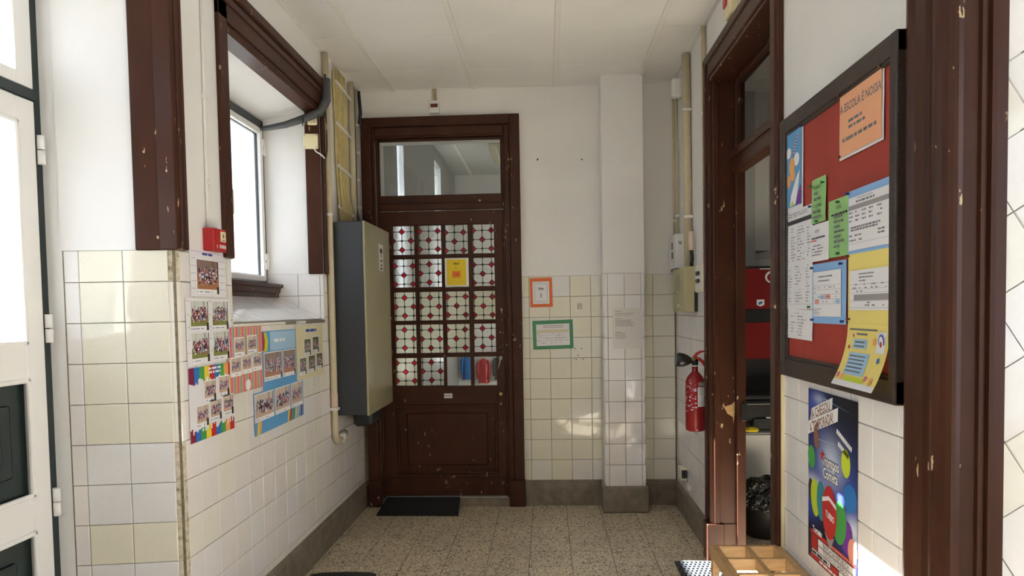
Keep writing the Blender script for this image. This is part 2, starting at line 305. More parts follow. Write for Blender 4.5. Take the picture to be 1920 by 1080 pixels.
def rects(name, rs, mat, parent, z=0.0012):
    mb = MB()
    for a, b, c, d in rs: mb.poly([(a, b, z), (c, b, z), (c, d, z), (a, d, z)])
    return obj(name, mb, mat, parent)
def words(u0, u1, v, h, rng, dens=0.8):                   # a line of unreadable print
    out = []; x = u0
    while x < u1:
        w = rng.uniform(1.5, 5) * h
        if rng.random() < dens: out.append((x, v, min(x + w, u1), v + h))
        x += w + h * 0.8
    return out

# ------------------------------------------------------------------ the shell
XL, XR, YB, H, P = -1.395, 0.955, 5.274, 3.119, 0.153
TT = 1.7225                                              # top of the tiled dado
def wall_boxes(mb, axis, a, b, u0, u1, v0, v1, holes):   # slab from a to b on axis, (u,z) rectangle with holes
    us = sorted({u0, u1, *[h[0] for h in holes], *[h[2] for h in holes]}); us = [u for u in us if u0 <= u <= u1]
    for i in range(len(us) - 1):
        for (p, q, r, s) in minus((us[i], v0, us[i + 1], v1), holes):
            if axis == 'x': mb.box(a, b, p, r, q, s)
            else: mb.box(p, r, a, b, q, s)
    return mb
DOORH, WINH, REARH = (1.36, -1, 2.61, 2.80), (3.08, 1.43, 4.385, 2.755), (-2.4, 1.85, -0.4, 2.98)
fl = structure('floor', MB().box(-1.85, 3.5, -2.7, 5.55, -0.12, -0.003), 'terrazzo')
for i in range(-7, 5):
    for j in range(-14, 3):
        a, b = max(0.128 + 0.247 * i, XL - 0.004), min(0.128 + 0.247 * (i + 1), XR + 0.004); c, d = 4.995 + 0.247 * j, min(4.995 + 0.247 * (j + 1), YB - 0.002)
        if b - a < 0.02 or d - c < 0.02 or (i == -7 and b < XL): continue
        key = ('fl', round(b - a, 3), round(d - c, 3))
        if key not in _tc:
            mb = MB().box(0, b - a - 0.0038, 0, d - c - 0.0038, -0.003, 0.0, 0.0008); _tc[key] = mb.mesh('floor_tile', 'terrazzo')
        link('floor_tile', _tc[key], fl, T((a, c, random.uniform(-0.0004, 0.0004))))
obj('floor_joint', MB().box(XL, XR, 1.53, YB, -0.0032, -0.0022), 'grout', fl)
ce = structure('ceiling', MB().box(-1.85, 3.5, -2.7, 5.3, H + 0.012, H + 0.12), 'ceiling_white')
TX, CY = -1.1128, 4.246
for i in range(-1, 5):
    for j in range(-9, 3):
        a, b = max(TX + 0.6 * i, XL), min(TX + 0.6 * (i + 1), XR); c, d = CY + 0.6 * (j - 0), min(CY + 0.6 * (j + 1), YB)
        if b - a < 0.02 or d - c < 0.02: continue
        key = ('ce', round(b - a, 3), round(d - c, 3))
        if key not in _tc: _tc[key] = MB().box(0, b - a, 0.0015, d - c - 0.0015, 0, 0.012, 0.0012).mesh('ceiling_panel', 'ceiling_white')
        link('ceiling_panel', _tc[key], ce, T((a, c, H + random.uniform(-0.0008, 0.0008))))
for i in range(4):
    x = TX + 0.6 * i
    y1 = 5.074 if i == 3 else YB
    obj('ceiling_rail', MB().box(x - 0.016, x + 0.016, -1.2, y1 - 0.004, H - 0.012, H + 0.004, 0.003), 'clip_white', ce)
obj('edge_rail', MB().box(XL, XL + 0.018, -1.2, YB, H - 0.004, H + 0.004), 'clip_white', ce)
obj('edge_rail', MB().box(XR - 0.018, XR, 1.7, YB, H - 0.004, H + 0.004), 'clip_white', ce)
obj('edge_rail', MB().box(XL, XR, YB - 0.012, YB, H - 0.003, H + 0.004), 'clip_white', ce)

# left wall: thick masonry with splayed reveals
mb = wall_boxes(MB(), 'x', -1.80, XL - 0.006, -2.7, 5.6, 0, TT, [DOORH, WINH, REARH])
c14 = math.cos(0.14); s14 = math.sin(0.14)
mb.prism([(XL - 0.03, 2.606), (-1.80, 2.612), (-1.80, 2.553)], 'z', 0, TT); mb.prism([(XL - 0.006, 1.36), (-1.80, 1.36), (-1.80, 1.43)], 'z', 0, 2.8)
mb.prism([(XL - 0.006, 1.43), (-1.80, 1.43), (-1.80, 1.595), (-1.66, 1.565)], 'y', 3.0, 4.386)
mb.prism([(XL - 0.006, 4.386), (-1.80, 4.386), (-1.80, 4.33)], 'z', 1.43, TT)
wl = structure('wall_left', mb, 'grout')
mb = wall_boxes(MB(), 'x', -1.80, XL, -2.7, 5.6, TT, 3.3, [DOORH, WINH, REARH])
mb.prism([(XL, 2.61), (-1.80, 2.61), (-1.80, 2.548)], 'z', TT, 2.80)
mb.prism([(XL, 4.385), (-1.80, 4.385), (-1.80, 4.325)], 'z', TT, 2.755); mb.prism([(XL, 3.08), (-1.80, 3.08), (-1.80, 3.15)], 'z', 1.43, 2.755)
mb.prism([(XL, 2.756), (-1.80, 2.756), (-1.80, 2.655)], 'y', 3.08, 4.385)
mb.prism([(-1.797, 2.5525), (-1.852, 2.5455), (-1.852, 2.62), (-1.797, 2.62)], 'z', 0, 2.80)
obj('plaster', mb, 'wall_paint', wl)
rows_l = [0.19] + [0.839 + P * k for k in range(-4, 6)] + [TT]
def pick_left(u, v): return random.choice(['tile_pink', 'tile_pink', 'tile_white', 'tile_ivory'])
tiling(wl, frame((XL - 0.006, 0, 0), LEFT), grid(2.635, 5.262, 2.738, P), rows_l, pick_left, [(3.08, 1.43, 4.385, 3)])
FR = frame((-1.80, 2.5530, 0), (c14, s14, 0)); end = 0.375 / c14
def pick_rev(u, v): return 'tile_cream' if (v > 0.99 or 0.53 < v < 0.69) and u > 0.06 else ('tile_white' if u > 0.06 else 'tile_pink')
tiling(wl, FR, [0.008, 0.061, 0.061 + 0.157, end + 0.002], rows_l, pick_rev)
lv = sorted(rows_l)
for a, b in zip(lv[:-1], lv[1:]):                        # quarter-round corner pieces
    if b - a < 0.01: continue
    mat = 'tile_ivory' if 0.99 < (a + b) / 2 < 1.62 else 'worn_corner'
    pts = [(-1.428, 2.636)] + [(-1.425 + 0.030 * math.sin(t), 2.635 - 0.030 * math.cos(t)) for t in [i * math.pi / 2 / 6 for i in range(7)]]
    obj('corner_tile', MB().prism(pts, 'z', a + 0.0008, b - 0.0008), mat, wl)
# tiles on the far window reveal and on the sloping ledge
FV = frame((-1.80, 4.330, 0), (0.407, 0.055, 0))
tiling(wl, FV, [0.055, 0.25, 0.385, 0.407], [1.43, 1.585, TT], lambda u, v: 'tile_white')
sl = Vector((-0.265, 0, 0.135)).normalized(); nn = Vector((0, 1, 0)).cross(sl)
FS = Matrix(((0, sl.x, nn.x, XL - 0.006), (1, 0, nn.y, 0), (0, sl.z, nn.z, 1.431), (0, 0, 0, 1)))
tiling(wl, FS, grid(3.08, 4.375, 3.10, 0.20), [0.012, 0.15, 0.31], lambda u, v: 'tile_white')
obj('ledge_edge', MB().box(XL - 0.012, XL + 0.004, 3.08, 4.385, 1.418, 1.434, 0.003), 'tile_ivory', wl)
for y0, y1 in ((3.70, 3.86), (4.02, 4.37)): obj('worn_edge', MB().box(XL - 0.014, XL + 0.0055, y0, y1, 1.417, 1.4355, 0.002), 'baseboard_stone', wl)
structure('wall_outer', wall_boxes(MB(), 'x', -1.84, -1.80, -2.7, 5.6, 0, 3.8, [(1.44, -1, 2.60, 2.75), (3.1, 1.60, 4.52, 2.80), (-2.3, 1.95, -0.5, 2.90)]), 'outside_stone')
structure('ground_outside', MB().box(-30, -1.84, -20, 30, -0.35, -0.12), 'outside_ground')

# right wall
RD = (2.99, -1, 4.10, 2.755)
wr = structure('wall_right', wall_boxes(MB(), 'x', XR + 0.006, 1.125, 1.745, 5.30, 0, TT, [RD]), 'grout')
obj('plaster', wall_boxes(MB(), 'x', XR, 1.125, 1.745, 5.30, TT, 3.3, [RD]), 'wall_paint', wr)
def pick_right(u, v): return random.choice(['tile_white', 'tile_white', 'tile_white', 'tile_pink'])
rows_b = [0.19] + [TT - P * k for k in range(10)]
tiling(wr, frame((XR + 0.006, 0, 0), RIGHT), grid(-2.992, -1.90, -2.112, P), rows_b, pick_right)
tiling(wr, frame((XR + 0.006, 0, 0), RIGHT), grid(-5.265, -4.10, -4.2, P), rows_b, pick_right)
# stair hall wall with tiles laid aslant, right of the big casing
ws = structure('wall_stair', MB().box(1.062, 3.45, 1.747, 1.95, 0, 3.3), 'grout')
an = math.radians(32.3); FD = frame((1.157, 1.747, 1.897), BACK) @ Matrix.Rotation(an, 4, 'Z')
for i in range(-14, 10):
    for j in range(-14, 10):
        p = FD @ Vector(((i + 0.5) * P, (j + 0.5) * P, 0))
        if not (0.97 < p.x < 1.9 and 0.15 < p.z < 2.95): continue
        mt = random.choice(['tile_ivory', 'tile_pink', 'tile_white', 'tile_ivory'])
        cor = [FD @ Vector(((i + a) * P, (j + b) * P, 0)) for a, b in ((0.01, 0.01), (0.99, 0.01), (0.99, 0.99), (0.01, 0.99))]
        if min(c.x for c in cor) > 1.066: link('tile', tile_mesh(P, P), ws, FD @ T((i * P, j * P, 0)), mt); continue
        q = []                                            # cut tile along the casing
        for a in range(4):
            A, B = cor[a - 1], cor[a]
            if (A.x > 1.066) != (B.x > 1.066): t = (1.066 - A.x) / (B.x - A.x); q.append((1.066, A.z + (B.z - A.z) * t))
            if B.x > 1.066: q.append((B.x, B.z))
        if len(q) > 2: obj('tile', MB().prism(q, 'y', 1.740, 1.747), mt, ws)
structure('wall_rear', MB().box(-1.8, 3.5, -2.8, -2.6, 0, 3.3), 'wall_paint')
structure('wall_stair_fill_opening', wall_boxes(MB(), 'x', 3.30, 3.5, -2.7, 1.8, 0, 3.3, [(-2.2, 0.5, 1.4, 2.9)]), 'wall_paint')  # unseen wall, its opening added to bring in fill light

# back wall and pilaster
BD = (-1.262, -1, -0.297, 2.78)
wb = structure('wall_back', wall_boxes(MB(), 'y', YB + 0.006, 5.55, -1.8, 1.125, 0, TT, [BD]), 'grout')
obj('plaster', wall_boxes(MB(), 'y', YB, 5.55, -1.8, 1.125, TT, 3.8, [BD]), 'wall_paint', wb)
FB = frame((0, YB + 0.006, 0), BACK)
def pick_back(u, v):
    if u > 0.72: return 'tile_ivory' if u > 0.79 else 'tile_cream'
    if 0.02 < u < 0.12 and v > 1.57: return 'tile_white'
    if v < 0.35 and u > 0.16: return 'tile_pink'
    return random.choice(['tile_cream', 'tile_cream', 'tile_cream', 'tile_ivory'])
tiling(wb, FB, grid(-0.19, 0.406, -0.129, P), rows_b, pick_back)
tiling(wb, FB, [0.70, 0.786, 0.948], rows_b, pick_back)
for (x, z, r) in ((-0.049, 2.584, 0.006), (0.277, 2.575, 0.005)): obj('screw_hole', MB().disc(0, 0, r, r * 1.4, 0.0008, 10), 'ink', wb, frame((x, YB, z), BACK))
for (px, pz) in ((0.208, 1.179), (0.257, 1.179), (0.232, 1.13), (0.216, 1.097), (0.268, 1.10)): obj('screw_hole', MB().disc(0, 0, 0.0045, 0.0045, 0.0022, 10), 'ink', wb, frame((px, YB, pz), BACK))
obj('glue_patch', MB().box(-0.018, 0.018, -0.022, 0.022, 0.0, 0.004, 0.004), 'worn_corner', wb, frame((0.248, YB, 1.495), BACK))
wp = structure('wall_pilaster', MB().box(0.404 + 0.006, 0.700 - 0.006, 5.080, YB + 0.01, 0, TT), 'grout')
obj('plaster', MB().box(0.404, 0.700, 5.074, YB + 0.01, TT, 3.13, 0.004), 'wall_paint', wp)
def pick_pil(u, v): return random.choice(['tile_white', 'tile_white', 'tile_pink'])
tiling(wp, frame((0, 5.080, 0), BACK), [0.413, 0.438, 0.556, 0.673, 0.691], rows_b, pick_pil)
tiling(wp, frame((0.410, 0, 0), (0, -1, 0)), [-5.27, -5.14, -5.083], rows_b, pick_pil)
tiling(wp, frame((0.694, 0, 0), (0, 1, 0)), [5.083, 5.14, 5.27], rows_b, pick_pil)
for (x, sgn) in ((0.4115, -1), (0.6925, 1)):
    for a, b in zip(sorted(rows_b)[:-1], sorted(rows_b)[1:]):
        obj('corner_tile', MB().tube([(x, 5.0815, a + 0.001), (x, 5.0815, b - 0.001)], 0.0085, 12), 'tile_white', wp)

# baseboards
def baseboard(name, pts, mat='baseboard_stone'): return structure(name, MB().prism(*pts), mat)
prof = lambda x, s: [(x, 0), (x + s * 0.022, 0), (x + s * 0.022, 0.163), (x + s * 0.017, 0.169), (x + s * 0.017, 0.178), (x + s * 0.010, 0.184), (x + s * 0.008, 0.193), (x, 0.193)]
bl = structure('baseboard_left', MB().prism(prof(XL - 0.006, 1), 'y', 2.64, YB), 'baseboard_stone')
mb = MB().prism(prof(XR + 0.006, -1), 'y', 4.17, YB); mb.prism(prof(XR + 0.006, -1), 'y', 1.90, 2.90)
structure('baseboard_right', mb, 'baseboard_stone')
mb = MB()
for a, b in ((-0.185, 0.404), (0.70, XR)): mb.prism(prof(YB + 0.006, -1), 'x', a, b)
structure('baseboard_back', mb, 'baseboard_stone')
structure('baseboard_pilaster', MB().box(0.385, 0.717, 5.052, YB, 0, 0.192, 0.014, 3), 'baseboard_stone')

# ------------------------------------------------------------------ brown timber casings
BR = 'brown_paint'
t1 = structure('trim_1', MB().box(-1.360, -1.285, YB - 0.045, YB, 0.20, 2.915, 0.006, 2), BR, 'brown painted door casing around the stained glass door')
def part(name, mb, mat, par): return obj(name, mb, mat, par)
part('casing', MB().box(-0.255, -0.181, YB - 0.045, YB, 0.20, 2.915, 0.006, 2), BR, t1)
part('casing_head', MB().box(-1.285, -0.255, YB - 0.045, YB, 2.845, 2.915, 0.006, 2), BR, t1)
part('moulding', MB().box(-1.285, -1.262, YB - 0.030, YB, 0.20, 2.845, 0.006, 2).box(-0.297, -0.255, YB - 0.028, YB, 0.2, 2.845, 0.008, 2), BR, t1)
part('moulding', MB().box(-1.262, -0.297, YB - 0.030, YB, 2.78, 2.845, 0.008, 2).box(-1.262, -0.297, YB - 0.018, YB + 0.05, 2.765, 2.79, 0.004), BR, t1)
for x0, x1 in ((-1.366, -1.262), (-0.297, -0.176)): part('plinth', MB().box(x0, x1, YB - 0.052, YB, 0.0, 0.20, 0.005, 2), BR, t1)
part('jamb', MB().box(-1.262, -1.245, YB, 5.36, 0, 2.78, 0.002).box(-0.314, -0.297, YB, 5.36, 0, 2.78, 0.002).box(-1.245, -0.314, YB, 5.36, 2.765, 2.78), BR, t1)
part('transom_bar', MB().box(-1.245, -0.314, YB + 0.002, 5.34, 2.275, 2.345, 0.006, 2).box(-1.245, -0.314, YB - 0.018, YB + 0.02, 2.228, 2.285, 0.010, 2), BR, t1)
part('glazing_bead', MB().box(-1.245, -0.314, YB + 0.012, YB + 0.03, 2.745, 2.765, 0.003).box(-1.245, -1.232, YB + 0.012, YB + 0.03, 2.345, 2.765, 0.003).box(-0.327, -0.314, YB + 0.012, YB + 0.03, 2.345, 2.765, 0.003), BR, t1)
part('transom_pane', MB().box(-1.24, -0.318, 5.302, 5.306, 2.34, 2.765), 'transom_glass', t1)
part('threshold', MB().box(-1.262, -0.297, YB - 0.035, 5.50, 0.0, 0.060, 0.004), 'baseboard_stone', t1)
part('threshold_strip', MB().box(-1.245, -0.31, YB - 0.01, YB + 0.03, 0.060, 0.066, 0.001), 'aluminium', t1)

# the stained-glass door: 4 x 5 panes
DY = 5.30
px0 = [-1.151, -0.957, -0.757, -0.550]; px1 = [-0.983, -0.779, -0.578, -0.380]
pz1 = [2.123, 1.874, 1.626, 1.380, 1.128]; pz0 = [1.900, 1.655, 1.404, 1.158, 0.910]
mb = MB(); us = [-1.243] ; 
mb.box(-1.243, px0[0], DY - 0.02, DY + 0.02, 0.072, 2.226, 0.002).box(px1[3], -0.316, DY - 0.02, DY + 0.02, 0.072, 2.226, 0.002)
mb.box(px0[0], px1[3], DY - 0.02, DY + 0.02, pz1[0], 2.226, 0.002).box(px0[0], px1[3], DY - 0.02, DY + 0.02, 0.772, pz0[4], 0.002).box(px0[0], px1[3], DY - 0.02, DY + 0.02, 0.072, 0.238, 0.002)
d1 = structure('door_1', mb, BR, 'dark brown wooden door with twenty stained glass panes')
for i in range(3): part('glazing_bar', MB().box(px1[i], px0[i + 1], DY - 0.014, DY + 0.014, pz0[4], pz1[0], 0.003), BR, d1)
for j in range(4): part('glazing_bar', MB().box(px0[0], px1[3], DY - 0.0135, DY + 0.0135, pz1[j + 1], pz0[j], 0.003), BR, d1)
part('lower_panel', MB().box(px0[0] - 0.01, px1[3] + 0.01, DY + 0.0, DY + 0.016, 0.23, 0.78).box(-1.075, -0.455, DY - 0.012, DY + 0.01, 0.300, 0.706, 0.010), BR, d1)
part('panel_moulding', MB().box(-1.151, -0.380, DY - 0.018, DY, 0.748, 0.772, 0.006).box(-1.151, -0.380, DY - 0.018, DY, 0.238, 0.262, 0.006).box(-1.151, -1.127, DY - 0.018, DY, 0.262, 0.748, 0.006).box(-0.404, -0.380, DY - 0.018, DY, 0.262, 0.748, 0.006), BR, d1)
part('weather_rail', MB().box(-1.20, -0.33, DY - 0.028, DY - 0.018, 0.075, 0.215, 0.004), BR, d1)
hd = part('door_handle', MB().tube([(-0.349, DY - 0.03, 1.115), (-0.349, DY - 0.055, 1.115), (-0.353, DY - 0.06, 1.09), (-0.368, DY - 0.058, 1.035)], [0.007, 0.007, 0.006, 0.0045], 10), 'steel', d1)
part('handle_rosette', MB().lathe([(0.018, 0), (0.018, 0.006), (0.010, 0.012)], 16).xf(T((-0.349, DY - 0.02, 1.115)) @ Matrix.Rotation(math.pi / 2, 4, 'X')), 'steel', d1)
for z, r in ((0.845, 0.016), (0.772, 0.009), (1.185, 0.016)): part('lock_plate', MB().lathe([(r, 0), (r, 0.004), (r * 0.6, 0.010)], 14).xf(T((-0.352, DY - 0.02, z)) @ Matrix.Rotation(math.pi / 2, 4, 'X')), 'brass' if z < 1 else BR, d1)
def clip(poly, w, h):                                    # Sutherland-Hodgman to the pane
    for ax, lim, s in ((0, 0, 1), (0, w, -1), (1, 0, 1), (1, h, -1)):
        out = []
        for i in range(len(poly)):
            a, b = poly[i - 1], poly[i]; da, db = s * (a[ax] - lim), s * (b[ax] - lim)
            if (da >= 0) != (db >= 0): t = da / (da - db); out.append((a[0] + (b[0] - a[0]) * t, a[1] + (b[1] - a[1]) * t))
            if db >= 0: out.append(b)
        poly = out
        if len(poly) < 3: return []
    return poly
_gp = {}
phase = [[(0.36, 0.10, 0), (0.5, 0.12, 1), (0.42, 0.92, 0), (0.45, 0.08, 1)], [(0.5, 0.92, 0), (0.5, 0.08, 0), None, (0.44, 0.92, 0)], [(0.5, 0.1, 0), (0.5, 0.08, 0), (0.52, 0.12, 1), (0.45, 0.06, 1)],
         [(0.42, 0.15, 0), (0.5, 0.10, 0), (0.4, 0.10, 1), (0.3, 0.18, 0)], [(0.45, 0.1, 1), (0.5, 0.14, 0), 'clear', 'clear']]
S = 0.068
for j in range(5):
    for i in range(4):
        w, h = px1[i] - px0[i], pz1[j] - pz0[j]; F = frame((px0[i], DY, pz0[j]), BACK); ph = phase[j][i]
        if ph is None or ph == 'clear':
            pn = obj('pane', MB().box(0, w, 0, h, -0.002, 0.002), 'clear_glass' if ph else 'ripple_glass', d1, F); continue
        yellow = j >= 2 and not (j == 3 and i == 3) and not (j == 4 and i == 1)
        pn = obj('pane', MB().box(0, w, 0, 0.004, -0.004, 0.004).box(0, w, h - 0.004, h, -0.004, 0.004).box(0, 0.004, 0, h, -0.004, 0.004).box(w - 0.004, w, 0, h, -0.004, 0.004), BR, d1, F)
        ox, oy, par = ph[0] * S + 0.012, ph[1] * S, ph[2]
        lead = MB(); rd, rg = 0.0225, 0.0085
        for a in range(-1, 5):
            for b in range(-1, 6):
                cx, cz = ox + a * S - S * 0.5, oy + b * S - S * 0.5
                red = (a + b + par) % 2 == 0
                # octagon whose lower-left lattice point is (a,b)
                c00, c10 = (rd, rg) if red else (rg, rd)
                oct8 = [(cx + c00, cz), (cx + S - c10, cz), (cx + S, cz + c10), (cx + S, cz + S - c00), (cx + S - c00, cz + S), (cx + c10, cz + S), (cx, cz + S - c10), (cx, cz + c00)]
                m = (cx + S / 2, cz + S / 2); oct8 = [(m[0] + (x - m[0]) * 0.965, m[1] + (z - m[1]) * 0.965) for x, z in oct8]
                q = clip(oct8, w, h)
                if len(q) > 2: obj('glass_octagon', MB().prism(q, 'z', -0.0015, 0.0015), 'yellowed_glass' if yellow else 'ripple_glass', pn)
                r = rd if red else rg
                q = clip([(cx + r * 0.93, cz), (cx, cz + r * 0.93), (cx - r * 0.93, cz), (cx, cz - r * 0.93)], w, h)
                if len(q) > 2:
                    if red: obj('red_diamond', MB().prism(q, 'z', -0.002, 0.002), 'red_glass', pn)
                    else: lead.prism(q, 'z', -0.003, 0.003)
                t = 0.0024
                for (x0, z0, x1, z1) in ((cx + c00, cz, cx + S - c10, cz), (cx, cz + c00, cx, cz + S - c10)):
                    q = clip([(x0 - t * (z1 > z0), z0 - t * (x1 > x0)), (x1 + t * (z1 > z0), z0 - t * (x1 > x0)), (x1 + t * (z1 > z0), z1 + t * (x1 > x0)), (x0 - t * (z1 > z0), z1 + t * (x1 > x0))], w, h)
                    if len(q) > 2: lead.prism(q, 'z', -0.003, 0.003)
                rr = rd if red else rg
                cor = [(cx + rr, cz), (cx, cz + rr), (cx - rr, cz), (cx, cz - rr)]
                for e in range(4):
                    A, B = Vector((*cor[e], 0)), Vector((*cor[(e + 1) % 4], 0)); d = (B - A).normalized() * t; nrm = Vector((-d.y, d.x, 0))
                    q = clip([tuple((A + nrm)[:2]), tuple((A - nrm)[:2]), tuple((B - nrm)[:2]), tuple((B + nrm)[:2])], w, h)
                    if len(q) > 2: lead.prism(q, 'z', -0.0028, 0.0028)
        obj('lead_came', lead, 'lead', pn)

# right doorway timber
t2 = structure('trim_2', MB().box(XR - 0.030, XR, 4.090, 4.165, 0.22, 2.885, 0.006, 2), BR, 'brown painted casing around the open side room doorway')
part('casing', MB().box(XR - 0.028, XR, 2.892, 2.985, 0.0, 2.885, 0.006, 2).box(XR - 0.034, XR - 0.02, 2.905, 2.925, 0.0, 2.87, 0.005), BR, t2)
part('casing_head', MB().box(XR - 0.030, XR, 2.892, 4.165, 2.765, 2.885, 0.006, 2).box(XR - 0.040, XR - 0.02, 2.892, 4.175, 2.84, 2.885, 0.008, 2), BR, t2)
part('casing_bead', MB().box(XR - 0.040, XR - 0.024, 4.115, 4.165, 0.22, 2.86, 0.006, 2), BR, t2)
part('plinth', MB().box(XR - 0.048, XR + 0.05, 4.070, 4.172, 0.0, 0.22, 0.004).box(XR + 0.05, 1.118, 4.080, 4.12, 0, 0.22, 0.003), BR, t2)
part('jamb', MB().box(XR - 0.02, 1.130, 4.086, 4.11, 0, 2.765, 0.002).box(XR - 0.004, XR + 0.03, 4.074, 4.09, 0.22, 2.76, 0.005).box(1.075, 1.128, 4.062, 4.09, 0, 2.76, 0.005), BR, t2)
part('jamb', MB().box(XR - 0.02, 1.130, 2.975, 2.998, 0, 2.765, 0.002).box(1.075, 1.128, 2.99, 3.02, 0, 2.76, 0.004), BR, t2)
part('jamb_head', MB().box(XR - 0.02, 1.130, 2.99, 4.10, 2.745, 2.770, 0.002).box(1.075, 1.128, 3.0, 4.09, 2.72, 2.75, 0.004), BR, t2)
part('transom_bar', MB().box(1.055, 1.128, 2.998, 4.086, 2.225, 2.335, 0.010, 2).box(1.045, 1.06, 2.998, 4.086, 2.30, 2.345, 0.006, 2), BR, t2)
part('transom_pane', MB().box(1.10, 1.104, 3.0, 4.08, 2.33, 2.74), 'transom_glass', t2)
part('stop_edge', MB().box(XR - 0.014, XR - 0.001, 2.883, 2.8915, 0, 1.195), 'plastic_cream', t2)
part('bare_patch', MB().poly([(1.010, 4.0855, 0.90), (1.028, 4.0855, 0.86), (1.060, 4.0855, 0.84), (1.062, 4.0855, 0.80), (1.07, 4.0855, 0.86), (1.072, 4.0855, 0.93), (1.05, 4.0855, 0.91)]), 'pale_wood', t2)
part('strike_plate', MB().box(1.10, 1.132, 4.052, 4.064, 0.82, 0.92, 0.003), 'plastic_black', t2)

# large casing at the near corner of the right wall
pr = [(XR, 1.908), (0.941, 1.908), (0.936, 1.890), (0.941, 1.880), (0.935, 1.870), (0.941, 1.860), (0.935, 1.850), (0.935, 1.812), (0.928, 1.806), (0.928, 1.790), (0.937, 1.783), (0.937, 1.766)]
pr += [(0.951 + 0.034 * math.cos(math.radians(a)), 1.726 + 0.038 * math.sin(math.radians(a))) for a in (125, 145, 165, 180, 195, 215, 235, 255, 270)]
pr += [(0.964, 1.692), (0.970, 1.708), (1.006, 1.708), (1.010, 1.700), (1.019, 1.700), (1.023, 1.708), (1.028, 1.708), (1.032, 1.698), (1.043, 1.698), (1.046, 1.706), (1.074, 1.708), (1.074, 1.744), (0.957, 1.744), (XR, 1.746)]
structure('trim_3', MB().prism(pr, 'z', 0, 3.0), BR, 'wide moulded brown casing at the near end of the right wall')

# window casing on the left wall
t4 = structure('trim_4', MB().box(XL, XL + 0.020, 2.995, 3.080, TT, 2.91, 0.005, 2), BR, 'brown painted casing around the deep window')
part('casing', MB().box(XL, XL + 0.020, 4.385, 4.432, TT, 2.91, 0.005, 2), BR, t4)
part('casing_head', MB().box(XL, XL + 0.020, 2.995, 4.432, 2.757, 2.91, 0.005, 2).box(XL + 0.015, XL + 0.036, 2.995, 4.440, 2.875, 2.93, 0.010, 2).box(XL + 0.015, XL + 0.027, 3.0, 4.43, 2.83, 2.868, 0.006, 2), BR, t4)
mm = Matrix.Rotation(math.atan2(0.060, 0.405), 4, 'Z')
part('reveal_board', MB().box(-0.088, 0.0, -0.016, 0.004, TT, 2.755, 0.003).xf(T((XL, 4.381, 0)) @ mm), BR, t4)
part('reveal_board', MB().box(XL - 0.095, XL, 3.076, 3.105, TT, 2.755, 0.003), BR, t4)
part('reveal_board', MB().box(XL - 0.092, XL + 0.004, 3.08, 4.385, 2.722, 2.758, 0.004), BR, t4)
# entrance casing
t5 = structure('trim_5', MB().box(-1.445, -1.372, 2.585, 2.668, 1.722, 2.95, 0.006, 2), BR, 'brown painted corner casing beside the white entrance door')
part('casing_groove', MB().box(-1.378, -1.366, 2.612, 2.628, 1.724, 2.94, 0.004).box(-1.378, -1.367, 2.648, 2.664, 1.724, 2.94, 0.004), BR, t5)
part('reveal_board', MB().box(0, 0.090, -0.014, 0.006, 1.722, 2.95, 0.003).xf(T((-1.533, 2.590, 0)) @ Matrix.Rotation(0.14, 4, 'Z')), BR, t5)

# ------------------------------------------------------------------ white window in the deep reveal
mb = MB().box(-1.80, -1.735, 4.309, 4.345, 1.66, 2.66).box(-1.80, -1.735, 3.18, 4.335, 2.615, 2.662).box(-1.80, -1.735, 3.15, 3.20, 1.66, 2.66).box(-1.80, -1.735, 3.15, 4.335, 1.655, 1.672)
w1 = structure('window_1', mb, 'green_paint', 'white framed window in the deep splayed reveal of the left wall')
def sash(y0, y1, z0, z1, b):
    part('sash_frame', MB().box(-1.782, -1.728, y0, y0 + b, z0, z1, 0.004).box(-1.782, -1.728, y1 - b, y1, z0, z1, 0.004).box(-1.782, -1.728, y0 + b, y1 - b, z0, z0 + b, 0.004).box(-1.782, -1.728, y0 + b, y1 - b, z1 - b, z1, 0.004), 'pvc_white', w1)
    part('gasket', MB().box(-1.765, -1.7505, y0 + b - 0.001, y0 + b + 0.006, z0 + b, z1 - b).box(-1.765, -1.7505, y1 - b - 0.006, y1 - b + 0.001, z0 + b, z1 - b).box(-1.765, -1.7505, y0 + b, y1 - b, z0 + b - 0.001, z0 + b + 0.005).box(-1.765, -1.7505, y0 + b, y1 - b, z1 - b - 0.005, z1 - b + 0.001), 'plastic_black', w1)
    part('pane', MB().box(-1.760, -1.754, y0 + b, y1 - b, z0 + b, z1 - b), 'clear_glass', w1)
sash(3.74, 4.308, 1.675, 2.612, 0.036); sash(3.20, 3.735, 1.675, 2.612, 0.068)
for z in (2.50, 1.80): part('hinge', MB().tube([(-1.722, 4.312, z - 0.05), (-1.722, 4.312, z + 0.05)], 0.010, 12).box(-1.735, -1.720, 4.288, 4.330, z - 0.048, z - 0.004, 0.003).box(-1.735, -1.720, 4.288, 4.330, z + 0.004, z + 0.048, 0.003), 'pvc_white', w1)
part('window_handle', MB().box(-1.728, -1.700, 3.775, 3.80, 2.05, 2.09, 0.004).box(-1.706, -1.690, 3.775, 3.80, 2.02, 2.16, 0.006), 'pvc_white', w1)
part('window_sill', MB().prism([(-1.79, 1.572), (-1.668, 1.572), (-1.668, 1.60), (-1.660, 1.605), (-1.655, 1.632), (-1.640, 1.640), (-1.640, 1.658), (-1.79, 1.660)], 'y', 3.15, 4.352), BR, w1)

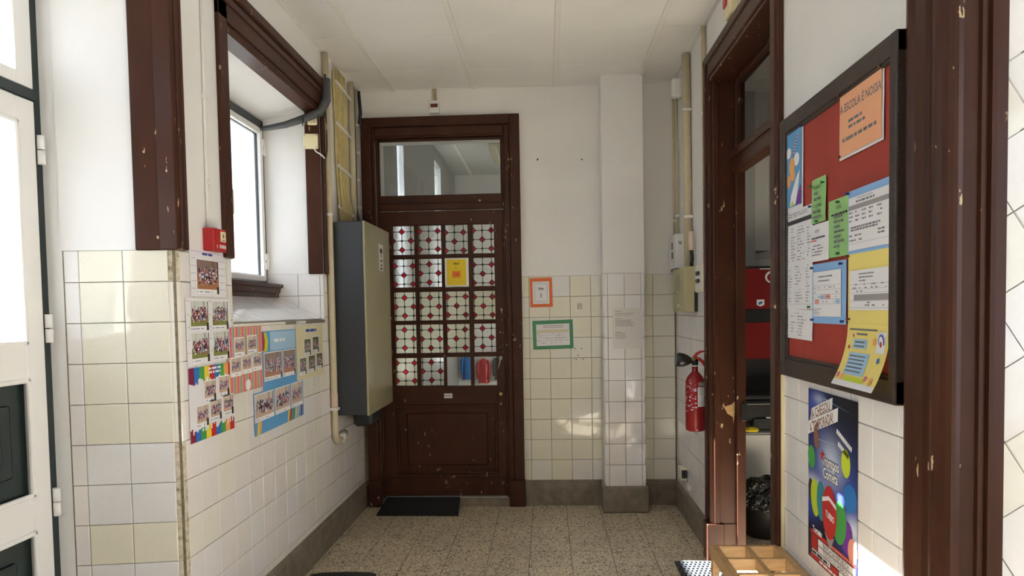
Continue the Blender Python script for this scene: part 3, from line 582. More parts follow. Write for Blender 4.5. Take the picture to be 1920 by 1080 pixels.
# ------------------------------------------------------------------ white entrance door, left
mb = MB().box(-1.90, -1.834, 2.503, 2.556, 0, 2.75).box(-1.87, -1.815, 1.44, 2.503, 2.258, 2.294).box(-1.87, -1.815, 1.44, 2.503, 2.735, 2.76).box(-1.87, -1.815, 1.40, 1.45, 0, 2.75)
d2 = structure('door_2', mb, 'green_paint', 'white entrance door with dark green panels at the left edge')
d2.location.x = -0.018
def pvcrect(name, y0, y1, z0, z1, b, bt, bb): part(name, MB().box(-1.875, -1.822, y0, y0 + b, z0, z1, 0.004).box(-1.875, -1.822, y1 - b, y1, z0, z1, 0.004).box(-1.875, -1.822, y0 + b, y1 - b, z0, z0 + bb, 0.004).box(-1.875, -1.822, y0 + b, y1 - b, z1 - bt, z1, 0.004), 'pvc_white', d2)
pvcrect('transom_sash', 1.45, 2.500, 2.296, 2.734, 0.085, 0.07, 0.05)
pvcrect('leaf_frame', 1.45, 2.500, 0.02, 2.256, 0.092, 0.09, 0.12)
part('leaf_rail', MB().box(-1.875, -1.822, 1.54, 2.41, 1.253, 1.387, 0.004).box(-1.875, -1.822, 1.54, 2.41, 0.705, 0.842, 0.004), 'pvc_white', d2)
def mould(y0, y1, z0, z1): part('leaf_moulding', MB().box(-1.83, -1.814, y0, y0 + 0.018, z0, z1, 0.006, 2).box(-1.83, -1.814, y1 - 0.018, y1, z0, z1, 0.006, 2).box(-1.83, -1.814, y0, y1, z0, z0 + 0.018, 0.006, 2).box(-1.83, -1.814, y0, y1, z1 - 0.018, z1, 0.006, 2), 'pvc_white', d2)
mould(1.535, 2.415, 1.378, 2.172); mould(1.535, 2.415, 0.832, 1.262); mould(1.535, 2.415, 0.13, 0.714)
part('pane', MB().box(-1.852, -1.846, 1.54, 2.41, 1.385, 2.168), 'clear_glass', d2); part('pane', MB().box(-1.852, -1.846, 1.53, 2.42, 2.34, 2.67), 'clear_glass', d2)
for z0, z1 in ((0.84, 1.255), (0.135, 0.708)):
    part('green_panel', MB().box(-1.860, -1.840, 1.54, 2.41, z0, z1).box(-1.845, -1.828, 1.62, 2.33, z0 + 0.08, z1 - 0.08, 0.012, 2).box(-1.832, -1.818, 1.68, 2.27, z0 + 0.13, z1 - 0.13, 0.010, 2), 'green_paint', d2)
for z in (2.085, 1.435, 0.79): part('hinge', MB().tube([(-1.812, 2.512, z - 0.052), (-1.812, 2.512, z - 0.002)], 0.013, 12).tube([(-1.812, 2.512, z + 0.002), (-1.812, 2.512, z + 0.052)], 0.013, 12), 'pvc_white', d2)
# unseen windows added behind the camera to let in fill light
for nm, x, y0, y1, z0, z1 in (('fill_window_rear', -1.80, -2.3, -0.5, 1.95, 2.90), ('fill_window_stair', 3.38, -2.2, 1.4, 0.5, 2.9)):
    mb = MB().box(x - 0.03, x + 0.03, y0, y0 + 0.07, z0, z1).box(x - 0.03, x + 0.03, y1 - 0.07, y1, z0, z1).box(x - 0.03, x + 0.03, y0, y1, z0, z0 + 0.07).box(x - 0.03, x + 0.03, y0, y1, z1 - 0.07, z1).box(x - 0.03, x + 0.03, (y0 + y1) / 2 - 0.04, (y0 + y1) / 2 + 0.04, z0, z1)
    wn = structure(nm, mb, 'pvc_white'); part('pane', MB().box(x - 0.003, x + 0.003, y0 + 0.07, y1 - 0.07, z0 + 0.07, z1 - 0.07), 'clear_glass', wn)

# ------------------------------------------------------------------ corridor behind the stained glass door
structure('corridor_floor', MB().box(-1.8, 1.6, 5.55, 11.2, -0.1, 0.0), 'terrazzo')
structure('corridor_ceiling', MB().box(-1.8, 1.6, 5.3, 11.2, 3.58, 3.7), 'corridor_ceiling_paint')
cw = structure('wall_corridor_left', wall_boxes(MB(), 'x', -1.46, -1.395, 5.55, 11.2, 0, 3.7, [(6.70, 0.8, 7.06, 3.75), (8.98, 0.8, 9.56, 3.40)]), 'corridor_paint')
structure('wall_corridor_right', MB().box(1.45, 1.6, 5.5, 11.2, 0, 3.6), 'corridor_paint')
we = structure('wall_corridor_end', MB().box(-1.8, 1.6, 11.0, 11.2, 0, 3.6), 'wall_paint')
for x in (-1.13, -0.53, 0.07, 0.67): obj('ceiling_rail', MB().box(x - 0.02, x + 0.02, 5.6, 11.0, 3.57, 3.582), 'clip_white', bpy.data.objects['corridor_ceiling'])
for nm, y0, y1, z1 in (('window_4', 6.70, 7.06, 3.58), ('window_5', 8.98, 9.56, 3.40)):
    wn = structure(nm, MB().box(-1.45, -1.40, y0, y0 + 0.02, 0.8, z1).box(-1.45, -1.40, y1 - 0.02, y1, 0.8, z1).box(-1.45, -1.40, y0, y1, 2.42, 2.56).box(-1.45, -1.40, y0, y1, 0.8, 0.86), 'pvc_white')
    part('pane', MB().box(-1.43, -1.427, y0 + 0.02, y1 - 0.02, 0.86, z1), 'clear_glass', wn)
# side room seen through the right doorway
structure('side_room_floor', MB().box(1.125, 3.6, 1.95, 6.2, -0.1, 0.0), 'terrazzo')
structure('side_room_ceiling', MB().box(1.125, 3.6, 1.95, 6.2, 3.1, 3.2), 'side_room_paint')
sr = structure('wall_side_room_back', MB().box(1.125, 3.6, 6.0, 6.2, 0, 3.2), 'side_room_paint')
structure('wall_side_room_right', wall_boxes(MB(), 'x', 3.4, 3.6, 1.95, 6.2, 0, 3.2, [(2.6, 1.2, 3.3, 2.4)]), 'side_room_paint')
obj('wall_trunking', MB().box(1.13, 3.4, 5.96, 6.0, 1.80, 1.86, 0.005), 'plastic_white', sr)
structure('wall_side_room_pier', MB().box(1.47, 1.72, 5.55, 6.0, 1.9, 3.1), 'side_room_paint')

# ------------------------------------------------------------------ electrical cabinet, conduits and cables, left back corner
cb = thing('electrical_cabinet', 'tall wall cabinet with dark grey side and olive green front, left of the door', 'cabinet', T((XL, 4.49, 0.81)))
part('body', MB().box(0, 0.226, 0, 0.70, 0, 1.25, 0.004), 'cabinet_grey', cb)
dr = part('cabinet_door', MB().box(0.226, 0.240, -0.003, 0.705, -0.004, 1.254, 0.004, 2), 'cabinet_olive', cb)
part('door_label', MB().box(0.2400, 0.2412, 0.37, 0.50, 0.955, 1.14), 'plastic_white', dr)
rng = random.Random(3)
part('label_print', MB().box(0.2412, 0.2416, 0.40, 0.47, 1.08, 1.11).box(0.2412, 0.2416, 0.425, 0.44, 1.05, 1.08).box(0.2412, 0.2416, 0.40, 0.47, 1.02, 1.03).box(0.2412, 0.2416, 0.42, 0.45, 0.985, 1.0).box(0.2412, 0.2416, 0.40, 0.47, 0.965, 0.975), 'ink', dr)
part('door_latch', MB().lathe([(0.008, 0), (0.008, 0.006)], 10).xf(T((0.24, 0.69, 0.62)) @ Matrix.Rotation(math.pi / 2, 4, 'Y')), 'steel', cb)
part('cable_gland', MB().box(0.07, 0.20, 0.22, 0.50, -0.11, 0.0, 0.02), 'cable_dark', cb)
def conduit(name, label, pts, r, mat, clamps=(), group=None, n=14):
    c = thing(name, label, 'pipe', None, group); c.location = pts[-1]
    o = Vector(pts[-1]); loc = [Vector(p) - o for p in pts]
    part('tube', MB().tube(loc, r, n), mat, c)
    for p, s in clamps:
        q = Vector(p) - o; part('clamp', MB().box(q.x - r - s, q.x + r + s, q.y - r - 0.003, q.y + r + 0.003, q.z - 0.009, q.z + 0.009, 0.002), 'clip_white', c)
    return c
px, py = XL + 0.026, 4.452
bend = [(px, py + 0.075 - 0.075 * math.cos(t), 0.715 - 0.075 * math.sin(t)) for t in [i * math.pi / 2 / 6 for i in range(1, 7)]]
cp = conduit('conduit', 'thick cream conduit with a bottom elbow beside the tall cabinet', [(px, py, 3.112), (px, py, 2.0), (px, py, 1.0), (px, py, 0.73), *bend, (px, py + 0.13, 0.645), (px, py + 0.22, 0.67)], 0.0205, 'conduit_cream', [((px, py, 2.10), 0.004), ((px, py, 0.86), 0.006)])
o = cp.location; part('sleeve', MB().tube([(px - o.x, py - o.y, 0.875 - o.z), (px - o.x, py - o.y, 0.96 - o.z)], 0.0225, 14), 'conduit_pink', cp)
part('sleeve', MB().tube([(px - o.x, py + 0.12 - o.y, 0.642 - o.z), (px - o.x, py + 0.19 - o.y, 0.66 - o.z)], 0.027, 14), 'clip_white', cp)
cbun = thing('cable_bundle', 'flat bundle of yellowish cables dropping from the ceiling into the tall cabinet', 'cables', T((XL, 4.80, 2.06)))
rng = random.Random(11)
for i in range(15):
    y0 = -0.14 + i * 0.0185; xo = 0.014 + (i % 2) * 0.011; pts = []
    for k in range(9):
        z = 1.03 - k * 1.03 / 8; sq = 0.72 + 0.28 * abs(math.sin(k * 1.05 + 0.3))
        pts.append((xo + rng.uniform(-0.002, 0.003) + 0.012 * (k in (7, 8)), (y0 + 0.01) * sq + 0.045 * (k - 4) / 8 + rng.uniform(-0.003, 0.003), z))
    part('cable', MB().tube(pts, 0.0076, 7), 'cable_yellow', cbun)
for z in (0.93, 0.66, 0.38, 0.11): part('cable_tie', MB().box(0.028, 0.040, -0.16, 0.20, z - 0.011, z + 0.011, 0.003).xf(T((0, 0, z)) @ Matrix.Rotation(-0.05, 4, 'X') @ T((0, 0, -z))), 'clip_white', cbun)
conduit('conduit', 'cream conduit right of the yellowish cable bundle', [(XL + 0.028, 5.03, 3.11), (XL + 0.028, 5.03, 2.06)], 0.020, 'conduit_cream')
conduit('cable', 'dark teal cable between the two corner conduits', [(XL + 0.02, 5.12, 3.11), (XL + 0.02, 5.13, 2.6), (XL + 0.02, 5.12, 2.25), (XL + 0.05, 5.16, 2.06)], 0.010, 'cable_teal')
conduit('conduit', 'thin grey conduit in the left back corner beside the door casing', [(XL + 0.02, 5.19, 3.11), (XL + 0.02, 5.19, 2.20), (XL + 0.03, 5.17, 2.06)], 0.012, 'conduit_grey', [((XL + 0.02, 5.19, z), 0.006) for z in (2.85, 2.65, 2.45, 2.25)])
conduit('cable', 'black cable curling beside the grey corner conduit', [(XL + 0.03, 5.235, 3.11), (XL + 0.04, 5.24, 2.95), (XL + 0.03, 5.225, 2.85)], 0.012, 'cable_dark')
# thick dark cable hanging across the window reveal
pts = [(-1.352, 4.398, 2.93), (-1.350, 4.39, 2.80), (-1.375, 4.335, 2.71), (-1.45, 4.27, 2.655), (-1.56, 4.25, 2.615), (-1.66, 4.26, 2.602), (-1.735, 4.29, 2.605)]
hc = thing('cable_loom', 'thick dark grey cable loom hanging across the window reveal', 'cables', T(pts[-1])); q = Vector(pts[-1])
part('sheath', MB().tube([Vector(p) - q for p in pts], [0.030, 0.030, 0.027, 0.022, 0.017, 0.013, 0.010], 12), 'cable_teal', hc)
part('loose_cable', MB().tube([Vector(p) - q + Vector((0.0, -0.012, 0.026 - i * 0.003)) for i, p in enumerate(pts)], 0.006, 6), 'cable_dark', hc)
for i in (2, 3): part('cable_tie', MB().tube([Vector(pts[i]) - q + Vector((0, -0.02, 0.01)), Vector(pts[i]) - q + Vector((0.0, -0.035, -0.05))], 0.0035, 5), 'cable_dark', hc)
# junction boxes on the reveal board
FJ = frame((XL - 0.045, 4.352, 2.49), (0.405, 0.060, 0))
jb = thing('junction_box', 'square cream junction box on the brown window reveal board', 'box', FJ); part('housing', MB().box(-0.045, 0.045, 0, 0.092, 0, 0.022, 0.006, 2), 'plastic_cream', jb)
for x in (-0.035, 0.035):
    for y in (0.01, 0.082): part('screw', MB().disc(x, y, 0.004, 0.004, 0.0226, 8), 'brass', jb)
part('tail_wire', MB().tube([(0.02, 0.0, 0.01), (0.035, -0.02, 0.02), (0.06, -0.035, 0.024), (0.085, -0.06, 0.02)], 0.0045, 6), 'clip_white', jb)
jb = thing('junction_box', 'small round cornered cream junction box behind the dark cable loom', 'box', frame((XL - 0.03, 4.352, 2.635), (0.405, 0.060, 0))); part('housing', MB().box(-0.032, 0.028, 0, 0.045, 0, 0.02, 0.009, 2), 'plastic_cream', jb); part('screw', MB().disc(0.012, 0.022, 0.004, 0.004, 0.0205, 8), 'brass', jb)
conduit('cable', 'thin black wire looping past the junction boxes', [(XL + 0.024, 4.425, 2.80), (XL + 0.03, 4.437, 2.65), (XL + 0.03, 4.43, 2.50), (XL + 0.024, 4.41, 2.44)], 0.004, 'cable_dark')
# thin white conduit and fire call point
conduit('conduit', 'thin white conduit above the red fire call point', [(XL + 0.007, 2.872, 3.11), (XL + 0.007, 2.866, 2.4), (XL + 0.007, 2.858, 1.83)], 0.0065, 'clip_white', [((XL + 0.007, 2.868, z), 0.007) for z in (2.79, 2.37, 2.02)])
cpnt = thing('fire_call_point', 'red fire alarm call point left of the window casing', 'alarm', frame((XL, 2.825, 1.737), LEFT))
part('housing', MB().box(0, 0.115, 0, 0.094, 0, 0.046, 0.003), 'alarm_red', cpnt)
part('sign', MB().box(0.062, 0.108, 0.042, 0.084, 0.046, 0.0475), 'plastic_cream', cpnt); part('pictogram', MB().disc(0.085, 0.066, 0.008, 0.010, 0.0480, 6).box(0.07, 0.10, 0.046, 0.05, 0.0475, 0.0480), 'ink_grey', cpnt)
rects('lettering', [(0.052 + i * 0.015, 0.014, 0.062 + i * 0.015, 0.028) for i in range(4)], 'print_white', cpnt, 0.0466); part('key_hole', MB().disc(0.03, 0.02, 0.006, 0.008, 0.0466, 10), 'print_salmon', cpnt)

# ------------------------------------------------------------------ back wall fittings
bl_ = thing('alarm_beacon', 'small white alarm beacon with dark red lens above the door', 'alarm', frame((-0.843, YB, 2.940), BACK))
part('housing', MB().box(0, 0.074, 0, 0.09, 0, 0.03, 0.004, 2), 'plastic_white', bl_); part('lens', MB().box(0.010, 0.064, 0.040, 0.066, 0.028, 0.035, 0.002), 'dark_red', bl_)
part('conduit', MB().tube([(0.030, 0.085, 0.012), (0.030, 0.178, 0.012)], 0.009, 10).tube([(0.050, 0.085, 0.01), (0.050, 0.178, 0.01)], 0.007, 8), 'conduit_cream', bl_)
bl_ = thing('alarm_beacon', 'cream alarm beacon with red lens above the side doorway', 'alarm', frame((XR, 3.66, 2.90), RIGHT))
part('housing', MB().box(0, 0.11, 0, 0.10, 0, 0.045, 0.012, 2), 'plastic_cream', bl_); part('lens', MB().box(0.006, 0.075, 0.055, 0.105, 0.02, 0.052, 0.008), 'alarm_red', bl_)

def sheet(name, label, F, w, h, mat, group=None, curl=0.0, nx=6, ny=6, wav=0.0, rot=0.0, cat='paper', t=0.0008):
    bm = bmesh.new(); rows = []
    f = lambda x, y: curl * (1 - y / h) ** 2 + wav * (math.sin(7 * x / w + 5 * y / h) * 0.5 - 0.5)
    for z0 in (0, t): rows.append([[bm.verts.new((w * i / nx, h * j / ny, f(w * i / nx, h * j / ny) + z0)) for i in range(nx + 1)] for j in range(ny + 1)])
    for j in range(ny):
        for i in range(nx):
            a, b = rows[1], rows[0]; bm.faces.new((a[j][i], a[j][i + 1], a[j + 1][i + 1], a[j + 1][i])); bm.faces.new((b[j][i], b[j + 1][i], b[j + 1][i + 1], b[j][i + 1]))
    for j in range(ny):
        for i in (0, nx): bm.faces.new((rows[0][j][i], rows[0][j + 1][i], rows[1][j + 1][i], rows[1][j][i]))
    for i in range(nx):
        for j in (0, ny): bm.faces.new((rows[0][j][i], rows[0][j][i + 1], rows[1][j][i + 1], rows[1][j][i]))
    bmesh.ops.recalc_face_normals(bm, faces=list(bm.faces))
    me = bpy.data.meshes.new(name); bm.to_mesh(me); bm.free(); me.materials.append(M[mat])
    o = bpy.data.objects.new(name, me); COL.objects.link(o); o.matrix_world = F @ T((0, 0, wav)) @ Matrix.Rotation(rot, 4, 'Z'); return tag(o, label, cat, group)
def lines(par, u0, u1, v0, v1, n, h, mat='ink', seed=0, dens=0.8, z=0.0012, name='printed_text', short=1.0):
    r = random.Random(seed); out = []
    for i in range(n):
        v = v1 - (v1 - v0) * i / max(1, n - 1); ln = u0 + (u1 - u0) * r.uniform(short, 1.0); out += words(u0, ln, v, h, r, dens)
    return tag(rects(name, out, mat, par, z), kind='stuff') if out else None
def ptext(par, s, x, y, size, mat='ink', rot=0.0, z=0.0014, align='CENTER', sx=1.0, bold=0.0, name='lettering'): return text(name, s, size, T((x, y, z)) @ Matrix.Rotation(rot, 4, 'Z'), mat, par, align, sx, bold)
def pins(par, pts, mat='pin_blue', z=0.001): 
    for x, y in pts: obj('push_pin', MB().lathe([(0.0035, 0), (0.0035, 0.006), (0.0048, 0.007), (0.0048, 0.010)], 10), mat, par, T((x, y, z)))
FBk = lambda x, z, off=0.004: frame((x, YB - off, z), BACK)
p = sheet('room_sign', 'orange framed paper sign reading Sala 1 on the back wall tiles', FBk(-0.120, 1.492), 0.167, 0.217, 'tape_orange', rot=0.012, cat='sign')
rects('inner_sheet', [(0.021, 0.024, 0.144, 0.190)], 'paper_white', p, 0.0012); rects('border_line', [(0.036, 0.040, 0.130, 0.0415), (0.036, 0.175, 0.130, 0.1765), (0.036, 0.040, 0.0375, 0.176), (0.1285, 0.04, 0.13, 0.176)], 'ink', p, 0.0016)
ptext(p, 'Sala', 0.083, 0.130, 0.026, z=0.002, bold=0.0006); ptext(p, '1', 0.083, 0.072, 0.042, z=0.002, bold=0.0006)
p = sheet('timetable_sheet', 'landscape timetable sheet in a green tape frame below the orange sign', FBk(-0.102, 1.176), 0.300, 0.215, 'tape_green', rot=0.022)
rects('inner_sheet', [(0.026, 0.026, 0.274, 0.187)], 'paper_white', p, 0.0012); rects('green_band', [(0.030, 0.126, 0.268, 0.144)], 'print_beige', p, 0.0016)
lines(p, 0.08, 0.23, 0.160, 0.172, 2, 0.004, 'ink_grey', 1, 1.0, 0.002); lines(p, 0.034, 0.262, 0.045, 0.115, 5, 0.003, 'ink_grey', 2, 0.3, 0.002); rects('rule', [(0.03, y, 0.268, y + 0.0012) for y in (0.065, 0.085, 0.105, 0.124)], 'ink_light', p, 0.0018)
p = sheet('door_sign', 'yellow card on the stained glass door reading Sala 1', frame((-0.757, DY - 0.016, 1.664), BACK), 0.178, 0.205, 'print_white', cat='sign')
rects('yellow_card', [(0.014, 0.004, 0.160, 0.198)], 'paper_gold', p, 0.0012); ptext(p, 'SALA', 0.088, 0.160, 0.018, z=0.002, bold=0.0008); ptext(p, '1', 0.084, 0.128, 0.022, z=0.002, bold=0.0006)
nt = rects('orange_note', [(0.055, 0.062, 0.118, 0.110)], 'sticky_orange', p, 0.0024); ptext(p, '1\u00baA', 0.086, 0.078, 0.022, 'print_dark', z=0.003, bold=0.0004)
p = sheet('door_label', 'tiny white sticker on the brown door below the panes', frame((-0.782, DY - 0.021, 0.818), BACK), 0.062, 0.036, 'plastic_white', cat='sticker')
lines(p, 0.006, 0.056, 0.014, 0.020, 2, 0.004, 'ink_grey', 5)
p = sheet('text_sheet', 'clear plastic sheet with three printed paragraphs on the tiled pilaster', frame((0.470, 5.074 - 0.003, 1.185), BACK), 0.210, 0.290, 'film')
for (v0, v1, n, s, u1) in ((0.266, 0.266, 1, 1, 0.05), (0.238, 0.250, 2, 2, 0.13), (0.214, 0.214, 1, 3, 0.06), (0.162, 0.202, 5, 4, 0.14), (0.118, 0.118, 1, 5, 0.05), (0.075, 0.108, 4, 6, 0.075)): lines(p, 0.02, 0.02 + u1, v0, v1, n, 0.0035, 'ink_grey', s, 1.0, short=0.75)

# ------------------------------------------------------------------ class photograph sheets on the left wall tiles
FL = lambda y, z, off=0.0035: frame((XL + off, y, z), LEFT)
def photo(par, x, y, w, h, mat, badge=True):
    rects('photo_border', [(x - 0.006, y - 0.020, x + w + 0.006, y + h + 0.005)], 'print_white', par, 0.0012)
    obj('class_photo', MB().poly([(0, 0, 0), (w, 0, 0), (w, h, 0), (0, h, 0)]), mat, par, T((x, y, 0.0018)))
    lines(par, x, x + w * 0.7, y - 0.012, y - 0.012, 1, 0.003, 'ink_blue', int(x * 1000 + y * 77), 0.7, 0.0016)
    if badge: rects('badge', [(x + w - 0.018, y - 0.018, x + w, y + 0.012)], 'print_dark', par, 0.0022)
G = 'class photo sheets on the left wall tiles'
p = sheet('photo_sheet', 'white striped sheet with one large class photo under the red call point', FL(2.705, 1.550), 0.305, 0.188, 'paper_white', G, wav=0.0006)
rects('stripe', [(0.004, y, 0.300, y + 0.003) for y in (0.03, 0.06, 0.09, 0.12, 0.15, 0.178)], 'print_lilac', p, 0.0011); photo(p, 0.052, 0.030, 0.185, 0.118, 'photo_hall'); lines(p, 0.10, 0.19, 0.168, 0.168, 1, 0.009, 'ink_blue', 8, 1.0, 0.0018)
p = sheet('photo_sheet', 'white striped sheet with four park class photos, at the wall corner', FL(2.660, 1.275), 0.385, 0.268, 'paper_white', G, wav=0.0006)
rects('stripe', [(0.004, y, 0.380, y + 0.003) for y in (0.05, 0.10, 0.15, 0.20, 0.255)], 'print_lilac', p, 0.0011)
for i in range(2):
    for j in range(2): photo(p, 0.035 + i * 0.180, 0.028 + j * 0.128, 0.145, 0.100, 'photo_park')
p = sheet('photo_sheet', 'rainbow bordered sheet with five class photos, lowest at the wall corner', FL(2.662, 0.972), 0.385, 0.296, 'paper_white', G, wav=0.0006)
cols = ['print_maroon', 'print_blue', 'print_green', 'print_yellow', 'print_red', 'print_blue', 'print_green', 'print_orange', 'print_red']; rr = random.Random(5)
for i, c in enumerate(cols):
    x = i * 0.385 / 9; rects('rainbow_paint', [(x + k * 0.0107, 0.296 - rr.uniform(0.045, 0.072), x + (k + 1) * 0.0107, 0.2955) for k in range(4)], c, p, 0.0011); rects('rainbow_paint', [(x + k * 0.0107, 0.0005, x + (k + 1) * 0.0107, rr.uniform(0.030, 0.058)) for k in range(4)], c, p, 0.0011)
lines(p, 0.16, 0.27, 0.262, 0.278, 2, 0.009, 'print_white', 9, 1.0, 0.0018)
for x, y in ((0.125, 0.165), (0.250, 0.172), (0.055, 0.072), (0.170, 0.080), (0.285, 0.086)): photo(p, x, y, 0.095, 0.066, 'photo_yard')
p = sheet('photo_sheet', 'pink and orange striped sheet with five class photos below the window ledge', FL(2.990, 1.120), 0.385, 0.300, 'print_salmon', G, wav=0.0006)
cs = ['print_teal', 'print_orange', 'print_pink', 'print_salmon']
for c in range(4): rects('stripe', [(x, 0.0005, x + 0.016, 0.2995) for x in [0.006 + (i * 4 + c) * 0.0158 for i in range(6)]], cs[c], p, 0.0010)
rects('title_band', [(0.03, 0.085, 0.375, 0.155)], 'print_beige', p, 0.00115)
for x, y in ((0.085, 0.185), (0.225, 0.190), (0.045, 0.098), (0.160, 0.102), (0.275, 0.106)): photo(p, x, y, 0.095, 0.062, 'photo_yard', False)
obj('school_crest', MB().disc(0.215, 0.028, 0.028, 0.026, 0.0014, 16), 'print_white', p)
p = sheet('photo_sheet', 'blue topped sheet with two class photos in the middle of the display', FL(3.380, 1.100), 0.460, 0.290, 'print_sky', G, wav=0.0006)
rects('print_block', [(0.10, 0.19, 0.455, 0.286)], 'print_pale_blue', p, 0.0010); obj('yellow_arc', MB().poly([(0.005, 0.19, 0.0012), (0.06, 0.19, 0.0012), (0.075, 0.24, 0.0012), (0.05, 0.286, 0.0012), (0.03, 0.286, 0.0012)]), 'print_lime', p); obj('red_arc', MB().poly([(0.003, 0.20, 0.0014), (0.02, 0.19, 0.0014), (0.035, 0.24, 0.0014), (0.02, 0.286, 0.0014), (0.003, 0.286, 0.0014)]), 'print_red', p)
lines(p, 0.15, 0.30, 0.232, 0.232, 1, 0.016, 'print_white', 12, 1.0, 0.0018)
photo(p, 0.02, 0.062, 0.225, 0.118, 'photo_hall'); photo(p, 0.268, 0.062, 0.175, 0.118, 'photo_hall')
p = sheet('photo_sheet', 'beige sheet with five small dark class photos nearest the conduit', FL(3.850, 1.100), 0.470, 0.308, 'print_beige', G, wav=0.0006)
lines(p, 0.16, 0.34, 0.268, 0.268, 1, 0.016, 'ink_blue', 13, 1.0, 0.0018)
for x, y in ((0.13, 0.150), (0.275, 0.158), (0.045, 0.045), (0.195, 0.050), (0.340, 0.056)): photo(p, x, y, 0.105, 0.076, 'photo_dark')
p = sheet('photo_sheet', 'blue sheet with three courtyard class photos, lowest in the display', FL(3.265, 0.892), 0.675, 0.205, 'print_sky', G, wav=0.0006, rot=0.012)
for x, w in ((0.010, 0.225), (0.262, 0.20), (0.490, 0.165)): photo(p, x, 0.084, w, 0.110, 'photo_yard', False)
for x, c in ((0.02, 'print_yellow'), (0.045, 'print_orange'), (0.42, 'print_yellow'), (0.45, 'print_red'), (0.49, 'print_green'), (0.53, 'print_yellow'), (0.565, 'print_pale_blue'), (0.62, 'print_maroon')): obj('ray', MB().poly([(x, 0.001, 0.0012), (x + 0.022, 0.001, 0.0012), (x + 0.042, 0.062, 0.0012), (x + 0.018, 0.062, 0.0012)]), c, p)

# ------------------------------------------------------------------ fittings in the right back corner
bx = thing('breaker_box', 'white box with two dark slots under the paired conduits in the corner', 'box', frame((XR, 5.19, 1.745), RIGHT))
part('housing', MB().box(0, 0.26, 0, 0.235, 0, 0.063, 0.004, 2), 'plastic_white', bx); rects('slot', [(0.115, 0.135, 0.165, 0.185), (0.115, 0.07, 0.175, 0.118)], 'plastic_black', bx, 0.0636)
part('lettering', MB().box(0.2604, 0.2608, 0.165, 0.175, 0.018, 0.040).box(0.2604, 0.2608, 0.180, 0.184, 0.018, 0.044), 'ink_grey', bx); part('base_gap', MB().box(0.01, 0.25, -0.018, 0.0, 0, 0.05), 'plastic_black', bx)
ob = thing('alarm_control_box', 'olive wall box with a recessed window beside two white boxes', 'box', frame((XR, 4.92, 1.445), RIGHT))
part('housing', MB().box(0, 0.42, 0, 0.285, 0, 0.084, 0.006, 2), 'olive_plastic', ob); rects('recess', [(0.10, 0.14, 0.27, 0.24)], 'cabinet_olive', ob, 0.0846)
part('lock', MB().box(0.12, 0.22, 0.115, 0.135, 0.084, 0.100, 0.002), 'steel', ob); rects('sticker', [(0.16, 0.03, 0.24, 0.05)], 'plastic_white', ob, 0.0846); part('side_strip', MB().box(0.4195, 0.4215, 0.0, 0.13, 0.004, 0.024), 'plastic_black', ob)
mb = MB().box(0, 0.17, 0, 0.275, 0, 0.05, 0.004); tag(obj('back_plate', mb, 'plastic_bluegrey', None, frame((XR, 5.10, 1.46), RIGHT)), 'pale blue grey wall box tucked behind the olive box', 'box')
sw = thing('switch_box', 'ivory switch box with two black switches beside the brown casing', 'box', frame((XR, 4.36, 1.562), RIGHT))
part('housing', MB().box(0, 0.19, 0, 0.168, 0, 0.048, 0.004, 2), 'plastic_ivory', sw); rects('face_plate', [(0.015, 0.02, 0.165, 0.155)], 'plastic_white', sw, 0.0485)
for y in (0.055, 0.100): part('switch', MB().box(0.045, 0.125, y, y + 0.025, 0.048, 0.056, 0.003).box(0.12, 0.14, y + 0.007, y + 0.018, 0.05, 0.062, 0.002), 'plastic_black', sw)
conduit('conduit', 'left one of two thin cream conduits above the slotted white box', [(XR - 0.02, 5.20, 2.99), (XR - 0.02, 5.18, 1.985)], 0.011, 'conduit_cream', [((XR - 0.02, 5.185, 2.10), 0.004)])
conduit('conduit', 'right one of two thin cream conduits above the slotted white box', [(XR - 0.02, 5.10, 2.96), (XR - 0.02, 5.075, 1.985)], 0.011, 'conduit_cream', [((XR - 0.02, 5.08, 2.12), 0.004)])
cc = conduit('conduit', 'broad cream conduit between the ceiling and the olive box', [(XR - 0.029, 4.70, 3.11), (XR - 0.029, 4.66, 1.735)], 0.027, 'conduit_cream', [((XR - 0.029, 4.69, 2.75), 0.002), ((XR - 0.029, 4.665, 2.06), 0.002)])
o = cc.location; part('sleeve', MB().tube([(0.0, -0.10, 0.10), (0.0, -0.10, 0.22)], 0.018, 12), 'conduit_pink', cc); part('tail', MB().tube([(0, -0.10, 0.10), (0.002, -0.11, 0.05), (0.0, -0.10, 0.0)], 0.012, 10), 'cable_dark', cc)
conduit('conduit', 'thin cream conduit along the brown doorway casing', [(XR - 0.016, 4.245, 3.11), (XR - 0.016, 4.225, 1.73)], 0.014, 'conduit_cream', [((XR - 0.016, 4.22, z), 0.008) for z in (2.60, 2.17, 1.80)])
conduit('cable', 'thin grey wire hanging behind the fire extinguisher', [(XR - 0.006, 4.20, 1.56), (XR - 0.006, 4.215, 1.2), (XR - 0.006, 4.235, 0.85), (XR - 0.006, 4.27, 0.50), (XR - 0.006, 4.25, 0.38), (XR - 0.008, 4.17, 0.315)], 0.0032, 'conduit_grey', n=6)
se = thing('motion_sensor', 'white rounded motion sensor under the ceiling in the right corner', 'sensor', frame((XR, 5.02, 2.915), RIGHT))
part('housing', MB().box(0, 0.075, 0, 0.135, 0, 0.075, 0.020, 3), 'plastic_white', se); part('lens', MB().disc(0.035, 0.095, 0.006, 0.008, 0.0756, 10), 'ink_grey', se)
sk = thing('wall_socket', 'cream surface socket just above the corner baseboard', 'socket', frame((XR, 4.98, 0.275), RIGHT))
part('housing', MB().box(0, 0.10, 0, 0.088, 0, 0.048, 0.006, 2), 'plastic_ivory', sk); part('plug', MB().box(0.10, 0.112, 0.02, 0.075, 0.005, 0.04, 0.003), 'plastic_black', sk)
